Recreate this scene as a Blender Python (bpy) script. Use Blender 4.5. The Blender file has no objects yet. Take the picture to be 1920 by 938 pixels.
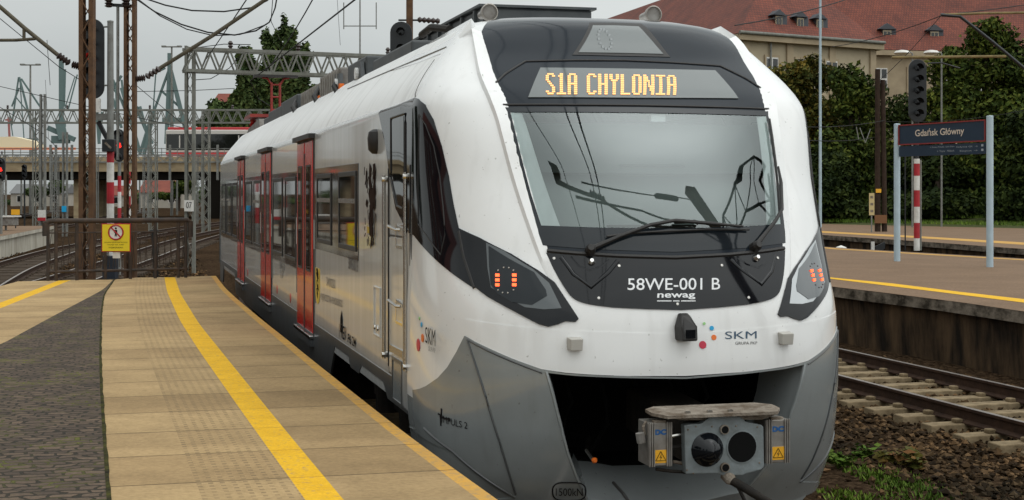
import bpy, math, random
from mathutils import Vector, Matrix
from mathutils.bvhtree import BVHTree
from mathutils.geometry import delaunay_2d_cdt
R = math.radians
random.seed(7)
scn = bpy.context.scene
COL = scn.collection

# ------------------------------------------------------------------ camera, sky, sun
F, CX, HY = 2750.0, 960.0, 363.0            # focal length in photo pixels, centre column, horizon row
YAW = R(14.77)
CAM = Vector((-3.306, 0.0, 2.32))
ST, CT = math.sin(YAW), math.cos(YAW)
cd = bpy.data.cameras.new('camera')
cam = bpy.data.objects.new('camera', cd); COL.objects.link(cam)
cam.location = CAM; cam.rotation_euler = (R(90), 0, -YAW)
cd.sensor_width = 36; cd.lens = 36 * F / 1920
cd.shift_y = -(469 - HY) / 1920
cd.clip_start = 0.05; cd.clip_end = 6000
scn.camera = cam

SUN_EL, SUN_AZ = R(62), R(128)               # azimuth from +Y towards +X: a wide veiled sun high behind the camera, to the right
w = bpy.data.worlds.new('World'); scn.world = w; w.use_nodes = True
nt = w.node_tree; nt.nodes.clear()
def wn(t): return nt.nodes.new(t)
sky = wn('ShaderNodeTexSky'); sky.sky_type = 'NISHITA'; sky.sun_disc = False
sky.sun_elevation = SUN_EL; sky.sun_rotation = SUN_AZ
sky.air_density = 1.0; sky.dust_density = 3.0; sky.ozone_density = 1.0
hs = wn('ShaderNodeHueSaturation'); hs.inputs['Saturation'].default_value = 0.10
tc = wn('ShaderNodeTexCoord')
mp = wn('ShaderNodeMapping'); mp.inputs['Scale'].default_value = (1, 1, 2.6)
nz = wn('ShaderNodeTexNoise'); nz.inputs['Scale'].default_value = 2.2; nz.inputs['Detail'].default_value = 6
cr = wn('ShaderNodeValToRGB')
cr.color_ramp.elements[0].position = .30; cr.color_ramp.elements[0].color = (.80, .825, .84, 1)
cr.color_ramp.elements[1].position = .72; cr.color_ramp.elements[1].color = (1.06, 1.07, 1.07, 1)
mx = wn('ShaderNodeMix'); mx.data_type = 'RGBA'; mx.inputs[0].default_value = .62
mx.inputs[7].default_value = (9.4, 9.8, 9.6, 1)       # the even grey of the cloud cover
mu = wn('ShaderNodeMix'); mu.data_type = 'RGBA'; mu.blend_type = 'MULTIPLY'; mu.inputs[0].default_value = 1
bg = wn('ShaderNodeBackground'); bg.inputs['Strength'].default_value = 0.10
ow = wn('ShaderNodeOutputWorld')
L = nt.links.new
L(sky.outputs[0], hs.inputs['Color']); L(hs.outputs[0], mx.inputs[6])
L(tc.outputs['Generated'], mp.inputs[0]); L(mp.outputs[0], nz.inputs['Vector']); L(nz.outputs['Fac'], cr.inputs[0])
sz = wn('ShaderNodeSeparateXYZ'); zr = wn('ShaderNodeMapRange'); zr.inputs[1].default_value = 0; zr.inputs[2].default_value = 1; zr.inputs[3].default_value = .92; zr.inputs[4].default_value = 1.72
mz = wn('ShaderNodeVectorMath'); mz.operation = 'SCALE'         # an overcast sky is brightest overhead
L(tc.outputs['Generated'], sz.inputs[0]); L(sz.outputs[2], zr.inputs[0]); L(mx.outputs[2], mz.inputs[0]); 
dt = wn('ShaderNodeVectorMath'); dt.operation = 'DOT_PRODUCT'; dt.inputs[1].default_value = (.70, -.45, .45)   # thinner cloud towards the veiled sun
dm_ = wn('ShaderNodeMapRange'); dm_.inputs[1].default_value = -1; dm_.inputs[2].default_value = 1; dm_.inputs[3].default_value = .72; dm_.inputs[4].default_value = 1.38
ml = wn('ShaderNodeMath'); ml.operation = 'MULTIPLY'
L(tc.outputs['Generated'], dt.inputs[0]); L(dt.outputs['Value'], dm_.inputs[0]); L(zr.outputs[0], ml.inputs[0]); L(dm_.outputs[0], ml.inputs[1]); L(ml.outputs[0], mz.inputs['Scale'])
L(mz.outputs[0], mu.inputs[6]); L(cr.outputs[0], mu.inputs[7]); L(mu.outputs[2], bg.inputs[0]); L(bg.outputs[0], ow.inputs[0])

sd = bpy.data.lights.new('sun', 'SUN'); sd.energy = 0.5; sd.angle = R(110); sd.color = (1, .965, .90)
so = bpy.data.objects.new('sun', sd); COL.objects.link(so)
sdir = Vector((math.sin(SUN_AZ) * math.cos(SUN_EL), math.cos(SUN_AZ) * math.cos(SUN_EL), math.sin(SUN_EL)))
so.rotation_euler = (-sdir).to_track_quat('-Z', 'Y').to_euler()
so.location = (0, -20, 40)
vs = scn.view_settings
scn.display_settings.display_device = 'sRGB'
vs.view_transform = 'Standard'; vs.look = 'None'; vs.exposure = -0.06; vs.gamma = 1.0; vs.use_curve_mapping = False
scn.cycles.max_bounces = 6; scn.cycles.transparent_max_bounces = 8
scn.cycles.sample_clamp_indirect = 6

# ------------------------------------------------------------------ photo rays -> places
def ray(px, py):
    lat, up = (px - CX) / F, (HY - py) / F
    return Vector((lat * CT + ST, CT - lat * ST, up))
def at(px, py, depth): return CAM + ray(px, py) * depth                 # a point that many metres in front
def ground(px, py, z=0.0):
    r = ray(px, py); return CAM + r * ((z - CAM.z) / r.z)
def on_x(px, py, x):
    r = ray(px, py); return CAM + r * ((x - CAM.x) / r.x)
def on_y(px, py, y):
    r = ray(px, py); return CAM + r * ((y - CAM.y) / r.y)

# ------------------------------------------------------------------ object helpers
def tag(o, label=None, cat=None, group=None, kind=None):
    if label: o['label'] = label
    if cat: o['category'] = cat
    if group: o['group'] = group
    if kind: o['kind'] = kind
    return o
def empty(name, loc=(0, 0, 0), rz=0, label=None, cat=None, group=None):
    o = bpy.data.objects.new(name, None); COL.objects.link(o)
    o.location = loc; o.rotation_euler.z = rz; o.empty_display_size = .2
    return tag(o, label, cat, group)
def kids(o): return [c for c in COL.objects if c.parent == o]
def copy_tree(o, parent=None):
    c = o.copy(); COL.objects.link(c); c.parent = parent
    for ch in kids(o): copy_tree(ch, c)
    return c
def frame(d):
    d = Vector(d).normalized()
    a = Vector((0, 0, 1)) if abs(d.z) < .95 else Vector((0, 1, 0))
    x = d.cross(a).normalized(); return x, x.cross(d).normalized(), d

class MB:
    def __init__(s): s.v = []; s.f = []; s.uv = None
    def add(s, vs, fs):
        n = len(s.v); s.v += [tuple(p) for p in vs]; s.f += [tuple(i + n for i in f) for f in fs]; return s
    def box(s, c, d, rz=0, taper=1.0):
        x, y, z = [q / 2 for q in d]; ca, sa = math.cos(rz), math.sin(rz); vs = []
        for k, sz in ((1, -1), (taper, 1)):
            for sx, sy in ((-1, -1), (1, -1), (1, 1), (-1, 1)):
                a, b = sx * x * k, sy * y * k
                vs.append((c[0] + a * ca - b * sa, c[1] + a * sa + b * ca, c[2] + sz * z))
        return s.add(vs, [(3, 2, 1, 0), (4, 5, 6, 7), (0, 1, 5, 4), (1, 2, 6, 5), (2, 3, 7, 6), (3, 0, 4, 7)])
    def bar(s, p, q, a, b):
        p, q = Vector(p), Vector(q); x, y, d = frame(q - p); vs = []
        for o in (p, q):
            for i, j in ((-1, -1), (1, -1), (1, 1), (-1, 1)): vs.append(o + x * (i * a / 2) + y * (j * b / 2))
        return s.add(vs, [(0, 1, 2, 3), (7, 6, 5, 4), (0, 4, 5, 1), (1, 5, 6, 2), (2, 6, 7, 3), (3, 7, 4, 0)])
    def path(s, pts, r, n=8, cap=True):
        pts = [Vector(p) for p in pts]; rs = r if isinstance(r, (list, tuple)) else [r] * len(pts); vs = []; fs = []
        for i, p in enumerate(pts):
            d = pts[min(i + 1, len(pts) - 1)] - pts[max(i - 1, 0)]
            x, y, d = frame(d)
            for k in range(n):
                a = 2 * math.pi * k / n; vs.append(p + (x * math.cos(a) + y * math.sin(a)) * rs[i])
        for i in range(len(pts) - 1):
            for k in range(n):
                k2 = (k + 1) % n; fs.append((i * n + k, i * n + k2, (i + 1) * n + k2, (i + 1) * n + k))
        if cap:
            fs.append(tuple(range(n - 1, -1, -1))); m = (len(pts) - 1) * n; fs.append(tuple(range(m, m + n)))
        return s.add(vs, fs)
    def tube(s, p, q, r, r2=None, n=10): return s.path([p, q], [r, r if r2 is None else r2], n)
    def lathe(s, c, axis, prof, n=20):                      # prof: (along axis, radius)
        x, y, d = frame(axis); c = Vector(c); vs = []; fs = []
        for h, r in prof:
            for k in range(n):
                a = 2 * math.pi * k / n; vs.append(c + d * h + (x * math.cos(a) + y * math.sin(a)) * r)
        for i in range(len(prof) - 1):
            for k in range(n):
                k2 = (k + 1) % n; fs.append((i * n + k, i * n + k2, (i + 1) * n + k2, (i + 1) * n + k))
        fs.append(tuple(range(n - 1, -1, -1))); m = (len(prof) - 1) * n; fs.append(tuple(range(m, m + n)))
        return s.add(vs, fs)
    def prism(s, pts, off):                                  # 3-D outline pushed along a vector
        pts = [Vector(p) for p in pts]; n = len(pts); off = Vector(off)
        vs = pts + [p + off for p in pts]
        fs = [tuple(range(n - 1, -1, -1)), tuple(range(n, 2 * n))] + [(i, (i + 1) % n, (i + 1) % n + n, i + n) for i in range(n)]
        return s.add(vs, fs)
    def build(s, name, mat, parent=None, smooth=False, bevel=0.0, loc=None):
        me = bpy.data.meshes.new(name); me.from_pydata(s.v, [], s.f); me.update()
        import bmesh
        bm = bmesh.new(); bm.from_mesh(me); bmesh.ops.recalc_face_normals(bm, faces=bm.faces)
        if bevel: 
            bmesh.ops.bevel(bm, geom=[e for e in bm.edges if len(e.link_faces) == 2 and e.calc_face_angle(0) > .5], offset=bevel, segments=2, affect='EDGES', profile=.5)
        bm.to_mesh(me); bm.free()
        return link(name, me, mat, parent, smooth, loc)
def link(name, me, mat, parent=None, smooth=False, loc=None):
    if mat: me.materials.append(mat)
    if smooth:
        for p in me.polygons: p.use_smooth = True
        if smooth != True: 
            try: me.set_sharp_from_angle(angle=smooth)
            except Exception: pass
    o = bpy.data.objects.new(name, me); COL.objects.link(o); o.parent = parent
    if loc: o.location = loc
    return o
SM = R(40)

# ------------------------------------------------------------------ materials
def mat(name, c, rough=.6, metal=0.0, c2=None, nscale=3.0, bump=0.0, bscale=40.0, coat=0.0, spec=.5, ior=None, mapscale=None, contrast=(.35, .65), rvar=0.0):
    m = bpy.data.materials.new(name); m.use_nodes = True; t = m.node_tree; b = t.nodes['Principled BSDF']
    b.inputs['Base Color'].default_value = (*c, 1); b.inputs['Roughness'].default_value = rough; b.inputs['Metallic'].default_value = metal
    b.inputs['Coat Weight'].default_value = coat; b.inputs['Coat Roughness'].default_value = .05
    b.inputs['Specular IOR Level'].default_value = spec if rough < .6 else min(spec, .12)
    if ior: b.inputs['IOR'].default_value = ior
    if c2 or bump or rvar:
        tcn = t.nodes.new('ShaderNodeTexCoord'); mpn = t.nodes.new('ShaderNodeMapping'); t.links.new(tcn.outputs['Object'], mpn.inputs[0])
        if mapscale: mpn.inputs['Scale'].default_value = mapscale
    if c2 or rvar:
        n = t.nodes.new('ShaderNodeTexNoise'); n.inputs['Scale'].default_value = nscale; n.inputs['Detail'].default_value = 8; n.inputs['Roughness'].default_value = .62
        t.links.new(mpn.outputs[0], n.inputs['Vector'])
        r = t.nodes.new('ShaderNodeValToRGB'); r.color_ramp.elements[0].position = contrast[0]; r.color_ramp.elements[1].position = contrast[1]
        r.color_ramp.elements[0].color = (*c, 1); r.color_ramp.elements[1].color = (*(c2 or c), 1)
        t.links.new(n.outputs['Fac'], r.inputs[0]); t.links.new(r.outputs[0], b.inputs['Base Color'])
        if rvar:
            mr = t.nodes.new('ShaderNodeMapRange'); mr.inputs[3].default_value = rough - rvar; mr.inputs[4].default_value = rough + rvar
            t.links.new(n.outputs['Fac'], mr.inputs[0]); t.links.new(mr.outputs[0], b.inputs['Roughness'])
    if bump:
        n2 = t.nodes.new('ShaderNodeTexNoise'); n2.inputs['Scale'].default_value = bscale; n2.inputs['Detail'].default_value = 6
        t.links.new(mpn.outputs[0], n2.inputs['Vector'])
        bp = t.nodes.new('ShaderNodeBump'); bp.inputs['Strength'].default_value = bump; bp.inputs['Distance'].default_value = .02
        t.links.new(n2.outputs['Fac'], bp.inputs['Height']); t.links.new(bp.outputs[0], b.inputs['Normal'])
    return m
def glow(name, c, s):
    m = mat(name, c, .4); b = m.node_tree.nodes['Principled BSDF']
    b.inputs['Emission Color'].default_value = (*c, 1); b.inputs['Emission Strength'].default_value = s; return m
# ------------------------------------------------------------------ material set
M = {}
M['white'] = mat('train white paint', (.80, .80, .795), .16, coat=.6, c2=(.73, .725, .71), nscale=1.1, rvar=.05, contrast=(.3, .8))
def specks(m, scale, lo, hi, dark):                             # flies and grit on the paint, and faint rain streaks
    t = m.node_tree; b = t.nodes['Principled BSDF']; src = b.inputs['Base Color'].links[0].from_socket; N = t.nodes.new
    tc_ = N('ShaderNodeTexCoord')
    def layer(src, sc, mscale, lo, hi, amt):
        mp_ = N('ShaderNodeMapping'); mp_.inputs['Scale'].default_value = mscale; n = N('ShaderNodeTexNoise'); n.inputs['Scale'].default_value = sc; n.inputs['Detail'].default_value = 3
        t.links.new(tc_.outputs['Object'], mp_.inputs[0]); t.links.new(mp_.outputs[0], n.inputs['Vector'])
        r = N('ShaderNodeMapRange'); r.inputs[1].default_value = lo; r.inputs[2].default_value = hi; r.inputs[3].default_value = 0; r.inputs[4].default_value = amt; t.links.new(n.outputs['Fac'], r.inputs[0])
        x = N('ShaderNodeMix'); x.data_type = 'RGBA'; t.links.new(r.outputs[0], x.inputs[0]); t.links.new(src, x.inputs[6]); x.inputs[7].default_value = (*dark, 1); return x.outputs[2]
    s = layer(src, scale, (1, 1, 1), lo, hi, .55); s = layer(s, 1.6, (7, 7, .55), .55, .80, .13); t.links.new(s, b.inputs['Base Color'])
specks(M['white'], 34, .70, .74, (.22, .20, .17))
M['silver'] = mat('train silver paint', (.68, .68, .665), .20, metal=.2, coat=.5, c2=(.52, .515, .495), nscale=2.2, rvar=.06, mapscale=(3, 3.2, .35), contrast=(.35, .75))
M['roofwhite'] = mat('train roof white', (.80, .80, .79), .38, c2=(.50, .49, .475), nscale=2.0, mapscale=(.5, 3.0, .6), contrast=(.50, .82), rvar=.1)
M['grey'] = mat('train grey paint', (.285, .305, .305), .20, metal=.15, coat=.4, c2=(.245, .262, .262), nscale=1.2, rvar=.05)
specks(M['grey'], 30, .70, .75, (.10, .09, .075))
M['darkgrey'] = mat('train dark grey skirt', (.055, .06, .065), .35, coat=.2, c2=(.08, .078, .072), nscale=3, rvar=.1)
M['mask'] = mat('front mask anthracite', (.016, .021, .028), .10, coat=.04, spec=.15)
M['black'] = mat('gloss black', (.005, .006, .008), .06, coat=.2, spec=.25)
M['frit'] = mat('glass frit', (.012, .016, .020), .05, coat=.2, spec=.25)
M['rubber'] = mat('black rubber', (.018, .016, .015), .55, bump=.1)
M['tint'] = mat('tinted side glass', (.010, .011, .010), .03, ior=1.6)
M['band'] = mat('window band', (.035, .033, .030), .12, coat=.8)
M['red'] = mat('train red paint', (.60, .022, .018), .22, coat=.3, c2=(.50, .016, .014), nscale=2)
M['steel'] = mat('brushed steel', (.50, .48, .45), .25, metal=1.0, bump=.05)
M['chrome'] = mat('bright steel', (.75, .74, .72), .12, metal=1.0)
M['dark'] = mat('underframe dark', (.016, .015, .014), .7, c2=(.035, .028, .022), nscale=6, bump=.3)
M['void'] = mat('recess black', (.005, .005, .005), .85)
M['plate'] = mat('coupler plate grey', (.20, .23, .24), .5, c2=(.15, .165, .165), nscale=9, bump=.15)
M['alu'] = mat('aluminium box', (.36, .34, .31), .4, metal=.6, c2=(.24, .215, .19), nscale=9)
M['dusty'] = mat('dusty steel', (.30, .26, .215), .75, c2=(.12, .09, .065), nscale=9, bump=.5, bscale=60)
M['yellow'] = mat('warning yellow', (.80, .40, .02), .4)
M['txtwhite'] = mat('white lettering', (.80, .81, .82), .4)
M['txtblack'] = mat('black lettering', (.02, .019, .019), .9, spec=.0)
M['txtgrey'] = mat('grey lettering', (.14, .135, .13), .9, spec=.0)
M['navy'] = mat('navy lettering', (.03, .075, .13), .4)
M['dotred'] = mat('red dot', (.55, .025, .06), .35); M['dotorange'] = mat('orange dot', (.80, .17, .02), .35)
M['dotblue'] = mat('blue dot', (.01, .35, .65), .35); M['dotgreen'] = mat('green dot', (.30, .60, .22), .35)
M['sensor'] = mat('sensor housing', (.44, .42, .38), .45)
M['led'] = glow('red led', (1, .10, .03), 3.4); M['led2'] = glow('orange led', (1, .47, .16), .95)
M['lens'] = mat('lamp reflector', (.075, .085, .09), .12, metal=.3, coat=.8)
M['lens2'] = mat('lamp reflector bright', (.40, .42, .43), .12, metal=.5, coat=1.0)
M['disp'] = mat('display glass', (.115, .130, .130), .08, coat=.5)
M['roofbox'] = mat('roof box dark', (.030, .036, .040), .5, c2=(.055, .06, .062), nscale=5)
M['roofgrey'] = mat('roof box grey', (.26, .25, .235), .6, c2=(.14, .125, .11), nscale=7)
M['brown'] = mat('griffin brown', (.040, .028, .024), .9, spec=.0)
# the windscreen lets the cab show and mirrors the sky
def pane_mat():
    m = bpy.data.materials.new('windscreen pane'); m.use_nodes = True; t = m.node_tree; t.nodes.clear()
    tr = t.nodes.new('ShaderNodeBsdfTransparent'); tr.inputs[0].default_value = (.72, .78, .77, 1)
    gl = t.nodes.new('ShaderNodeBsdfGlossy'); gl.inputs['Roughness'].default_value = .012; gl.inputs['Color'].default_value = (.92, 1, 1, 1)
    fr = t.nodes.new('ShaderNodeFresnel'); fr.inputs['IOR'].default_value = 1.65
    mr = t.nodes.new('ShaderNodeMath'); mr.operation = 'MULTIPLY_ADD'; mr.inputs[1].default_value = 1.0; mr.inputs[2].default_value = .045; mr.use_clamp = True
    mixs = t.nodes.new('ShaderNodeMixShader'); o = t.nodes.new('ShaderNodeOutputMaterial')
    t.links.new(fr.outputs[0], mr.inputs[0]); t.links.new(mr.outputs[0], mixs.inputs[0])
    t.links.new(tr.outputs[0], mixs.inputs[1]); t.links.new(gl.outputs[0], mixs.inputs[2]); t.links.new(mixs.outputs[0], o.inputs[0])
    return m
M['pane'] = pane_mat()
M['blind'] = mat('cab blind', (.085, .094, .09), .8, c2=(.072, .08, .077), nscale=2)
M['pipe'] = mat('shaded pipe', (.006, .006, .006), .8)  # near-black: the shade of the recess is put into the pipe colour
M['blind2'] = mat('cab wall', (.26, .285, .27), .8, c2=(.23, .25, .24), nscale=2)

# ------------------------------------------------------------------ nose surface of the train
def pchip(xs, ys):
    n = len(xs); h = [xs[i + 1] - xs[i] for i in range(n - 1)]; d = [(ys[i + 1] - ys[i]) / h[i] for i in range(n - 1)]
    m = [d[0]] + [0 if d[i - 1] * d[i] <= 0 else 2 * d[i - 1] * d[i] / (d[i - 1] + d[i]) for i in range(1, n - 1)] + [d[-1]]
    def f(x):
        x = min(max(x, xs[0]), xs[-1]); i = 0
        while i < n - 2 and x > xs[i + 1]: i += 1
        t = (x - xs[i]) / h[i]
        return (2*t**3-3*t**2+1)*ys[i] + (t**3-2*t**2+t)*h[i]*m[i] + (-2*t**3+3*t**2)*ys[i+1] + (t**3-t**2)*h[i]*m[i+1]
    return f
ZT = [.30, .60, .90, 1.2, 1.5, 2.0, 2.5, 2.9, 2.97, 3.1, 3.26, 3.4, 3.5, 3.57, 3.61, 3.63]
U0 = pchip(ZT, [8.78, 8.56, 8.44, 8.39, 8.42, 8.60, 8.87, 9.15, 9.21, 9.36, 9.55, 9.68, 9.80, 10.02, 10.4, 11.2])
HW = pchip(ZT, [1.36, 1.42, 1.44, 1.44, 1.44, 1.425, 1.42, 1.415, 1.395, 1.325, 1.20, 1.08, .99, .84, .55, .02])
UB = pchip(ZT, [9.7, 9.8, 9.88, 9.9, 9.9, 9.9, 9.9, 9.9, 9.9, 9.93, 10.0, 10.1, 10.3, 10.6, 11.0, 11.6])
NE_ = pchip([.3, 1.5, 2.0, 2.4, 2.9, 3.3, 3.63], [3.0, 3.0, 2.7, 2.6, 2.9, 2.8, 2.5])
UEND = 30.6
def S(t, z):
    sg = -1 if t < 0 else 1; a = abs(t); u0, hw, ub = U0(z), HW(z), UB(z)
    if a >= 1: return Vector((sg * (hw + ((1.42 - hw) * min(1, (a - 1) / .35) if z < 2.95 else 0)), ub + (a - 1), z))
    th = a * math.pi / 2; NE = NE_(z)
    q = math.sin(th)
    return Vector((sg * hw * q, u0 + (ub - u0) * (1 - max(0.0, 1 - q ** NE) ** (1 / NE)), z))
def SN(t, z):
    e = 1e-3
    a = S(t + e, z) - S(t - e, z); z0, z1 = max(z - .004, .3), min(z + .004, 3.63)
    b = S(t, z1) - S(t, z0)
    n = a.cross(b)
    if n.length < 1e-12: return Vector((0, 0, 1))
    n.normalize()
    p = S(t, z); c = Vector((0, p.y + .8, 1.4))
    return n if n.dot(p - c) > 0 else -n
def inv(p):
    z = p.z; u0, hw, ub = U0(z), HW(z), UB(z); sg = -1 if p.x < 0 else 1
    if p.y >= ub: return sg * (1 + p.y - ub), z
    r = min(1, abs(p.x) / max(hw, 1e-3)); NE = NE_(z)
    if r < .8: th = math.asin(r)
    else:
        wq = max(0.0, min(.9999, 1 - (p.y - u0) / (ub - u0))); th = math.acos(math.sqrt(max(0.0, -math.expm1(2 / NE * math.log1p(-wq ** NE)))))
    return sg * th * 2 / math.pi, z
# dense mesh of it
TS = [i / 44 for i in range(-44, 45)]
ZS = [.30 + (2.97 - .30) * i / 70 for i in range(71)] + [3.02, 3.06, 3.1, 3.15, 3.2, 3.25, 3.3, 3.35, 3.4, 3.43, 3.46, 3.49, 3.52, 3.545, 3.57, 3.59, 3.605, 3.618, 3.626, 3.63]
US = [.15, .35, .6, .9]
def shell_grid():
    cols = [-1 - u for u in (25, 8, 3, .9, .4)] + TS + [1 + u for u in (.4, .9, 3, 8, 25)]
    vs, fs, uvs = [], [], []
    for z in ZS:
        for t in cols:
            p = S(t, z)
            if abs(t) > 20: p.y = UEND
            vs.append(p); uvs.append((t, z))
    nc = len(cols)
    for i in range(len(ZS) - 1):
        for j in range(nc - 1): fs.append((i * nc + j, i * nc + j + 1, (i + 1) * nc + j + 1, (i + 1) * nc + j))
    return vs, fs, uvs
SV, SF, SUV = shell_grid()
BVH = BVHTree.FromPolygons(SV, SF)
def P(px, py):
    h = BVH.ray_cast(CAM, ray(px, py).normalized())[0]
    if h is None:                                               # just past the outline: nearest point of the surface
        best = None; rr = ray(px, py).normalized()
        for k in range(70, 130):
            q = CAM + rr * (k / 10); n = BVH.find_nearest(q)
            if best is None or n[3] < best[1]: best = (n[0], n[3])
        h = best[0]
    return inv(h)
def PP(*pts): return [P(*p) for p in pts]
def mirror(tz): return [(-t, z) for t, z in reversed(tz)]
def sym(left):                                                   # left half listed from the top centre round to the bottom centre
    return left + [(-t, z) for t, z in reversed(left) if abs(t) > 1e-6]
def inside(p, poly):
    x, y = p; c = False; n = len(poly)
    for i in range(n):
        x1, y1 = poly[i]; x2, y2 = poly[i - 1]
        if (y1 > y) != (y2 > y) and x < (x2 - x1) * (y - y1) / (y2 - y1) + x1: c = not c
    return c
def smooth_poly(poly, k=2, keep=.0):
    for _ in range(k):
        q = []
        for i in range(len(poly)):
            a, b = poly[i], poly[(i + 1) % len(poly)]
            q += [(a[0]*.75+b[0]*.25, a[1]*.75+b[1]*.25), (a[0]*.25+b[0]*.75, a[1]*.25+b[1]*.75)]
        poly = q
    return poly
def soft(pts, k=2):                                              # rounds an open line, ends kept
    for _ in range(k):
        q = [pts[0]]
        for a, b in zip(pts, pts[1:]): q += [tuple(x * .75 + y * .25 for x, y in zip(a, b)), tuple(x * .25 + y * .75 for x, y in zip(a, b))]
        pts = q + [pts[-1]]
    return pts
def dens(poly, step):
    out = []
    for i, a in enumerate(poly):
        b = poly[(i + 1) % len(poly)]; d = math.hypot((b[0] - a[0]) * 1.5, b[1] - a[1]); n = max(1, int(d / step))
        out += [(a[0] + (b[0] - a[0]) * k / n, a[1] + (b[1] - a[1]) * k / n) for k in range(n)]
    return out
def lift(t, z, off): return S(t, z) + SN(t, z) * off
def patch_mesh(poly, off, holes=(), step=.045, depth=.012):
    poly = dens(poly, step); hs_ = [dens(h, step) for h in holes]
    K = 1.4; pts = []; edges = []; loops = []
    for lp in [poly] + hs_:
        b = len(pts); pts += [Vector((t * K, z)) for t, z in lp]; n = len(lp)
        edges += [(b + i, b + (i + 1) % n) for i in range(n)]; loops.append((b, n))
    nb = len(pts)
    x0, x1 = min(p.x for p in pts), max(p.x for p in pts); y0, y1 = min(p.y for p in pts), max(p.y for p in pts)
    gx = x0 + step / 2
    def near(p):
        for q in pts[:nb]:
            if abs(q.x - p[0]) < step * .5 and abs(q.y - p[1]) < step * .5: return True
        return False
    while gx < x1:
        gy = y0 + step / 2
        while gy < y1:
            q = (gx / K, gy)
            if inside(q, poly) and not any(inside(q, h) for h in hs_) and not near((gx, gy)): pts.append(Vector((gx, gy)))
            gy += step
        gx += step
    vo, eo, fo, _, _, _ = delaunay_2d_cdt(pts, edges, [], 2, 1e-6)
    vs = [lift(p.x / K, p.y, off) for p in vo]; fs = []
    for f in fo:
        c = sum((Vector(vo[i]) for i in f), Vector((0, 0))) / len(f); q = (c.x / K, c.y)
        if inside(q, poly) and not any(inside(q, h) for h in hs_):
            a, b_, c_ = (vs[i] for i in f[:3]); nn = (b_ - a).cross(c_ - a)
            sn = SN(*q)
            if abs(nn.normalized().dot(sn)) < .5: continue            # sliver along the outline
            fs.append(tuple(f) if nn.dot(sn) > 0 else tuple(reversed(f)))
    # edge skirt, so the panel has thickness
    cnt = {}
    for f in fs:
        for i in range(len(f)):
            a, b = f[i], f[(i + 1) % len(f)]; cnt[(a, b)] = 1
    bound = [(a, b) for (a, b) in cnt if (b, a) not in cnt]; low = {}
    for a, b in bound:
        for i in (a, b):
            if i not in low: low[i] = len(vs); p = vo[i]; vs.append(lift(p.x / K, p.y, off - depth))
    sk = [(b, a, low[a], low[b]) for a, b in bound]
    return vs, fs, sk, [SN(p.x / K, p.y) for p in vo]
def patch(name, m, parent, poly, off=.004, holes=(), step=.032, depth=.012):
    vs, fs, sk, nv = patch_mesh(poly, off, holes, step, depth)
    me = bpy.data.meshes.new(name); me.from_pydata([tuple(v) for v in vs], [], fs + sk); me.update()
    o = link(name, me, m, parent)
    # normals of the true surface on the face, flat ones on the edge skirt
    nl = []
    for p in me.polygons:
        p.use_smooth = True
        for li in p.loop_indices: nl.append(tuple(nv[me.loops[li].vertex_index]) if p.index < len(fs) else tuple(p.normal))
    me.normals_split_custom_set(nl)
    return o
def line(name, m, parent, tz, r=.006, off=.004, n=6, step=.06):
    pts = []
    for i in range(len(tz) - 1):
        a, b = tz[i], tz[i + 1]; k = max(1, int(math.hypot((b[0] - a[0]) * 1.4, b[1] - a[1]) / step))
        pts += [lift(a[0] + (b[0] - a[0]) * j / k, a[1] + (b[1] - a[1]) * j / k, off) for j in range(k)]
    pts.append(lift(*tz[-1], off))
    return MB().path(pts, r, n).build(name, m, parent, smooth=SM)
def text_mesh(s, bold=0.0):
    c = bpy.data.curves.new('t', 'FONT'); c.body = s; c.size = 1; c.offset = bold; c.resolution_u = 4
    o = bpy.data.objects.new('t', c); COL.objects.link(o)
    dg = bpy.context.evaluated_depsgraph_get(); me = bpy.data.meshes.new_from_object(o.evaluated_get(dg))
    bpy.data.objects.remove(o); bpy.data.curves.remove(c)
    xs = [v.co.x for v in me.vertices]; ys = [v.co.y for v in me.vertices]
    return me, min(xs), max(xs), min(ys), max(ys)
def write(name, s, m, parent, fn, bold=0.0):
    me, a, b, c, d = text_mesh(s, bold)
    me.materials.clear()
    for v in me.vertices: v.co = fn((v.co.x - a) / (b - a), (v.co.y - c) / (d - c))
    me.update(); return link(name, me, m, parent)
def lerp2(a, b, t): return a[0] + (b[0] - a[0]) * t, a[1] + (b[1] - a[1]) * t
def front_write(name, s, m, parent, bl, br, tl, tr, off, bold=0.0):
    bl, br, tl, tr = P(*bl), P(*br), P(*tl), P(*tr)
    return write(name, s, m, parent, lambda x, y: lift(*lerp2(lerp2(bl, br, x), lerp2(tl, tr, x), y), off), bold)
def side(px, py, off=0.0): return on_x(px, py, -1.42 - off)
def side_write(name, s, m, parent, bl, br, h, off=.006, bold=0.0):
    a, b = side(*bl), side(*br)
    return write(name, s, m, parent, lambda x, y: Vector((-1.42 - off, a.y + (b.y - a.y) * x, a.z + (b.z - a.z) * x + h * y)), bold)
def side_poly(name, m, parent, px, off=.004, th=.004):
    pts = [side(x, y) for x, y in px]
    return MB().prism([(-1.42 - off, p.y, p.z) for p in pts], (th + .001 - .001, 0, 0)).build(name, m, parent)
def side_rect(name, m, parent, u0, u1, z0, z1, off, th, bevel=0.0):
    return MB().box((-1.42 - off + th / 2, (u0 + u1) / 2, (z0 + z1) / 2), (th, abs(u1 - u0), z1 - z0)).build(name, m, parent, bevel=bevel)
# ------------------------------------------------------------------ the train
train = empty('electric_train', (0, 8.4, 0), label='white electric train with red doors standing at the platform edge', cat='train')
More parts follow.
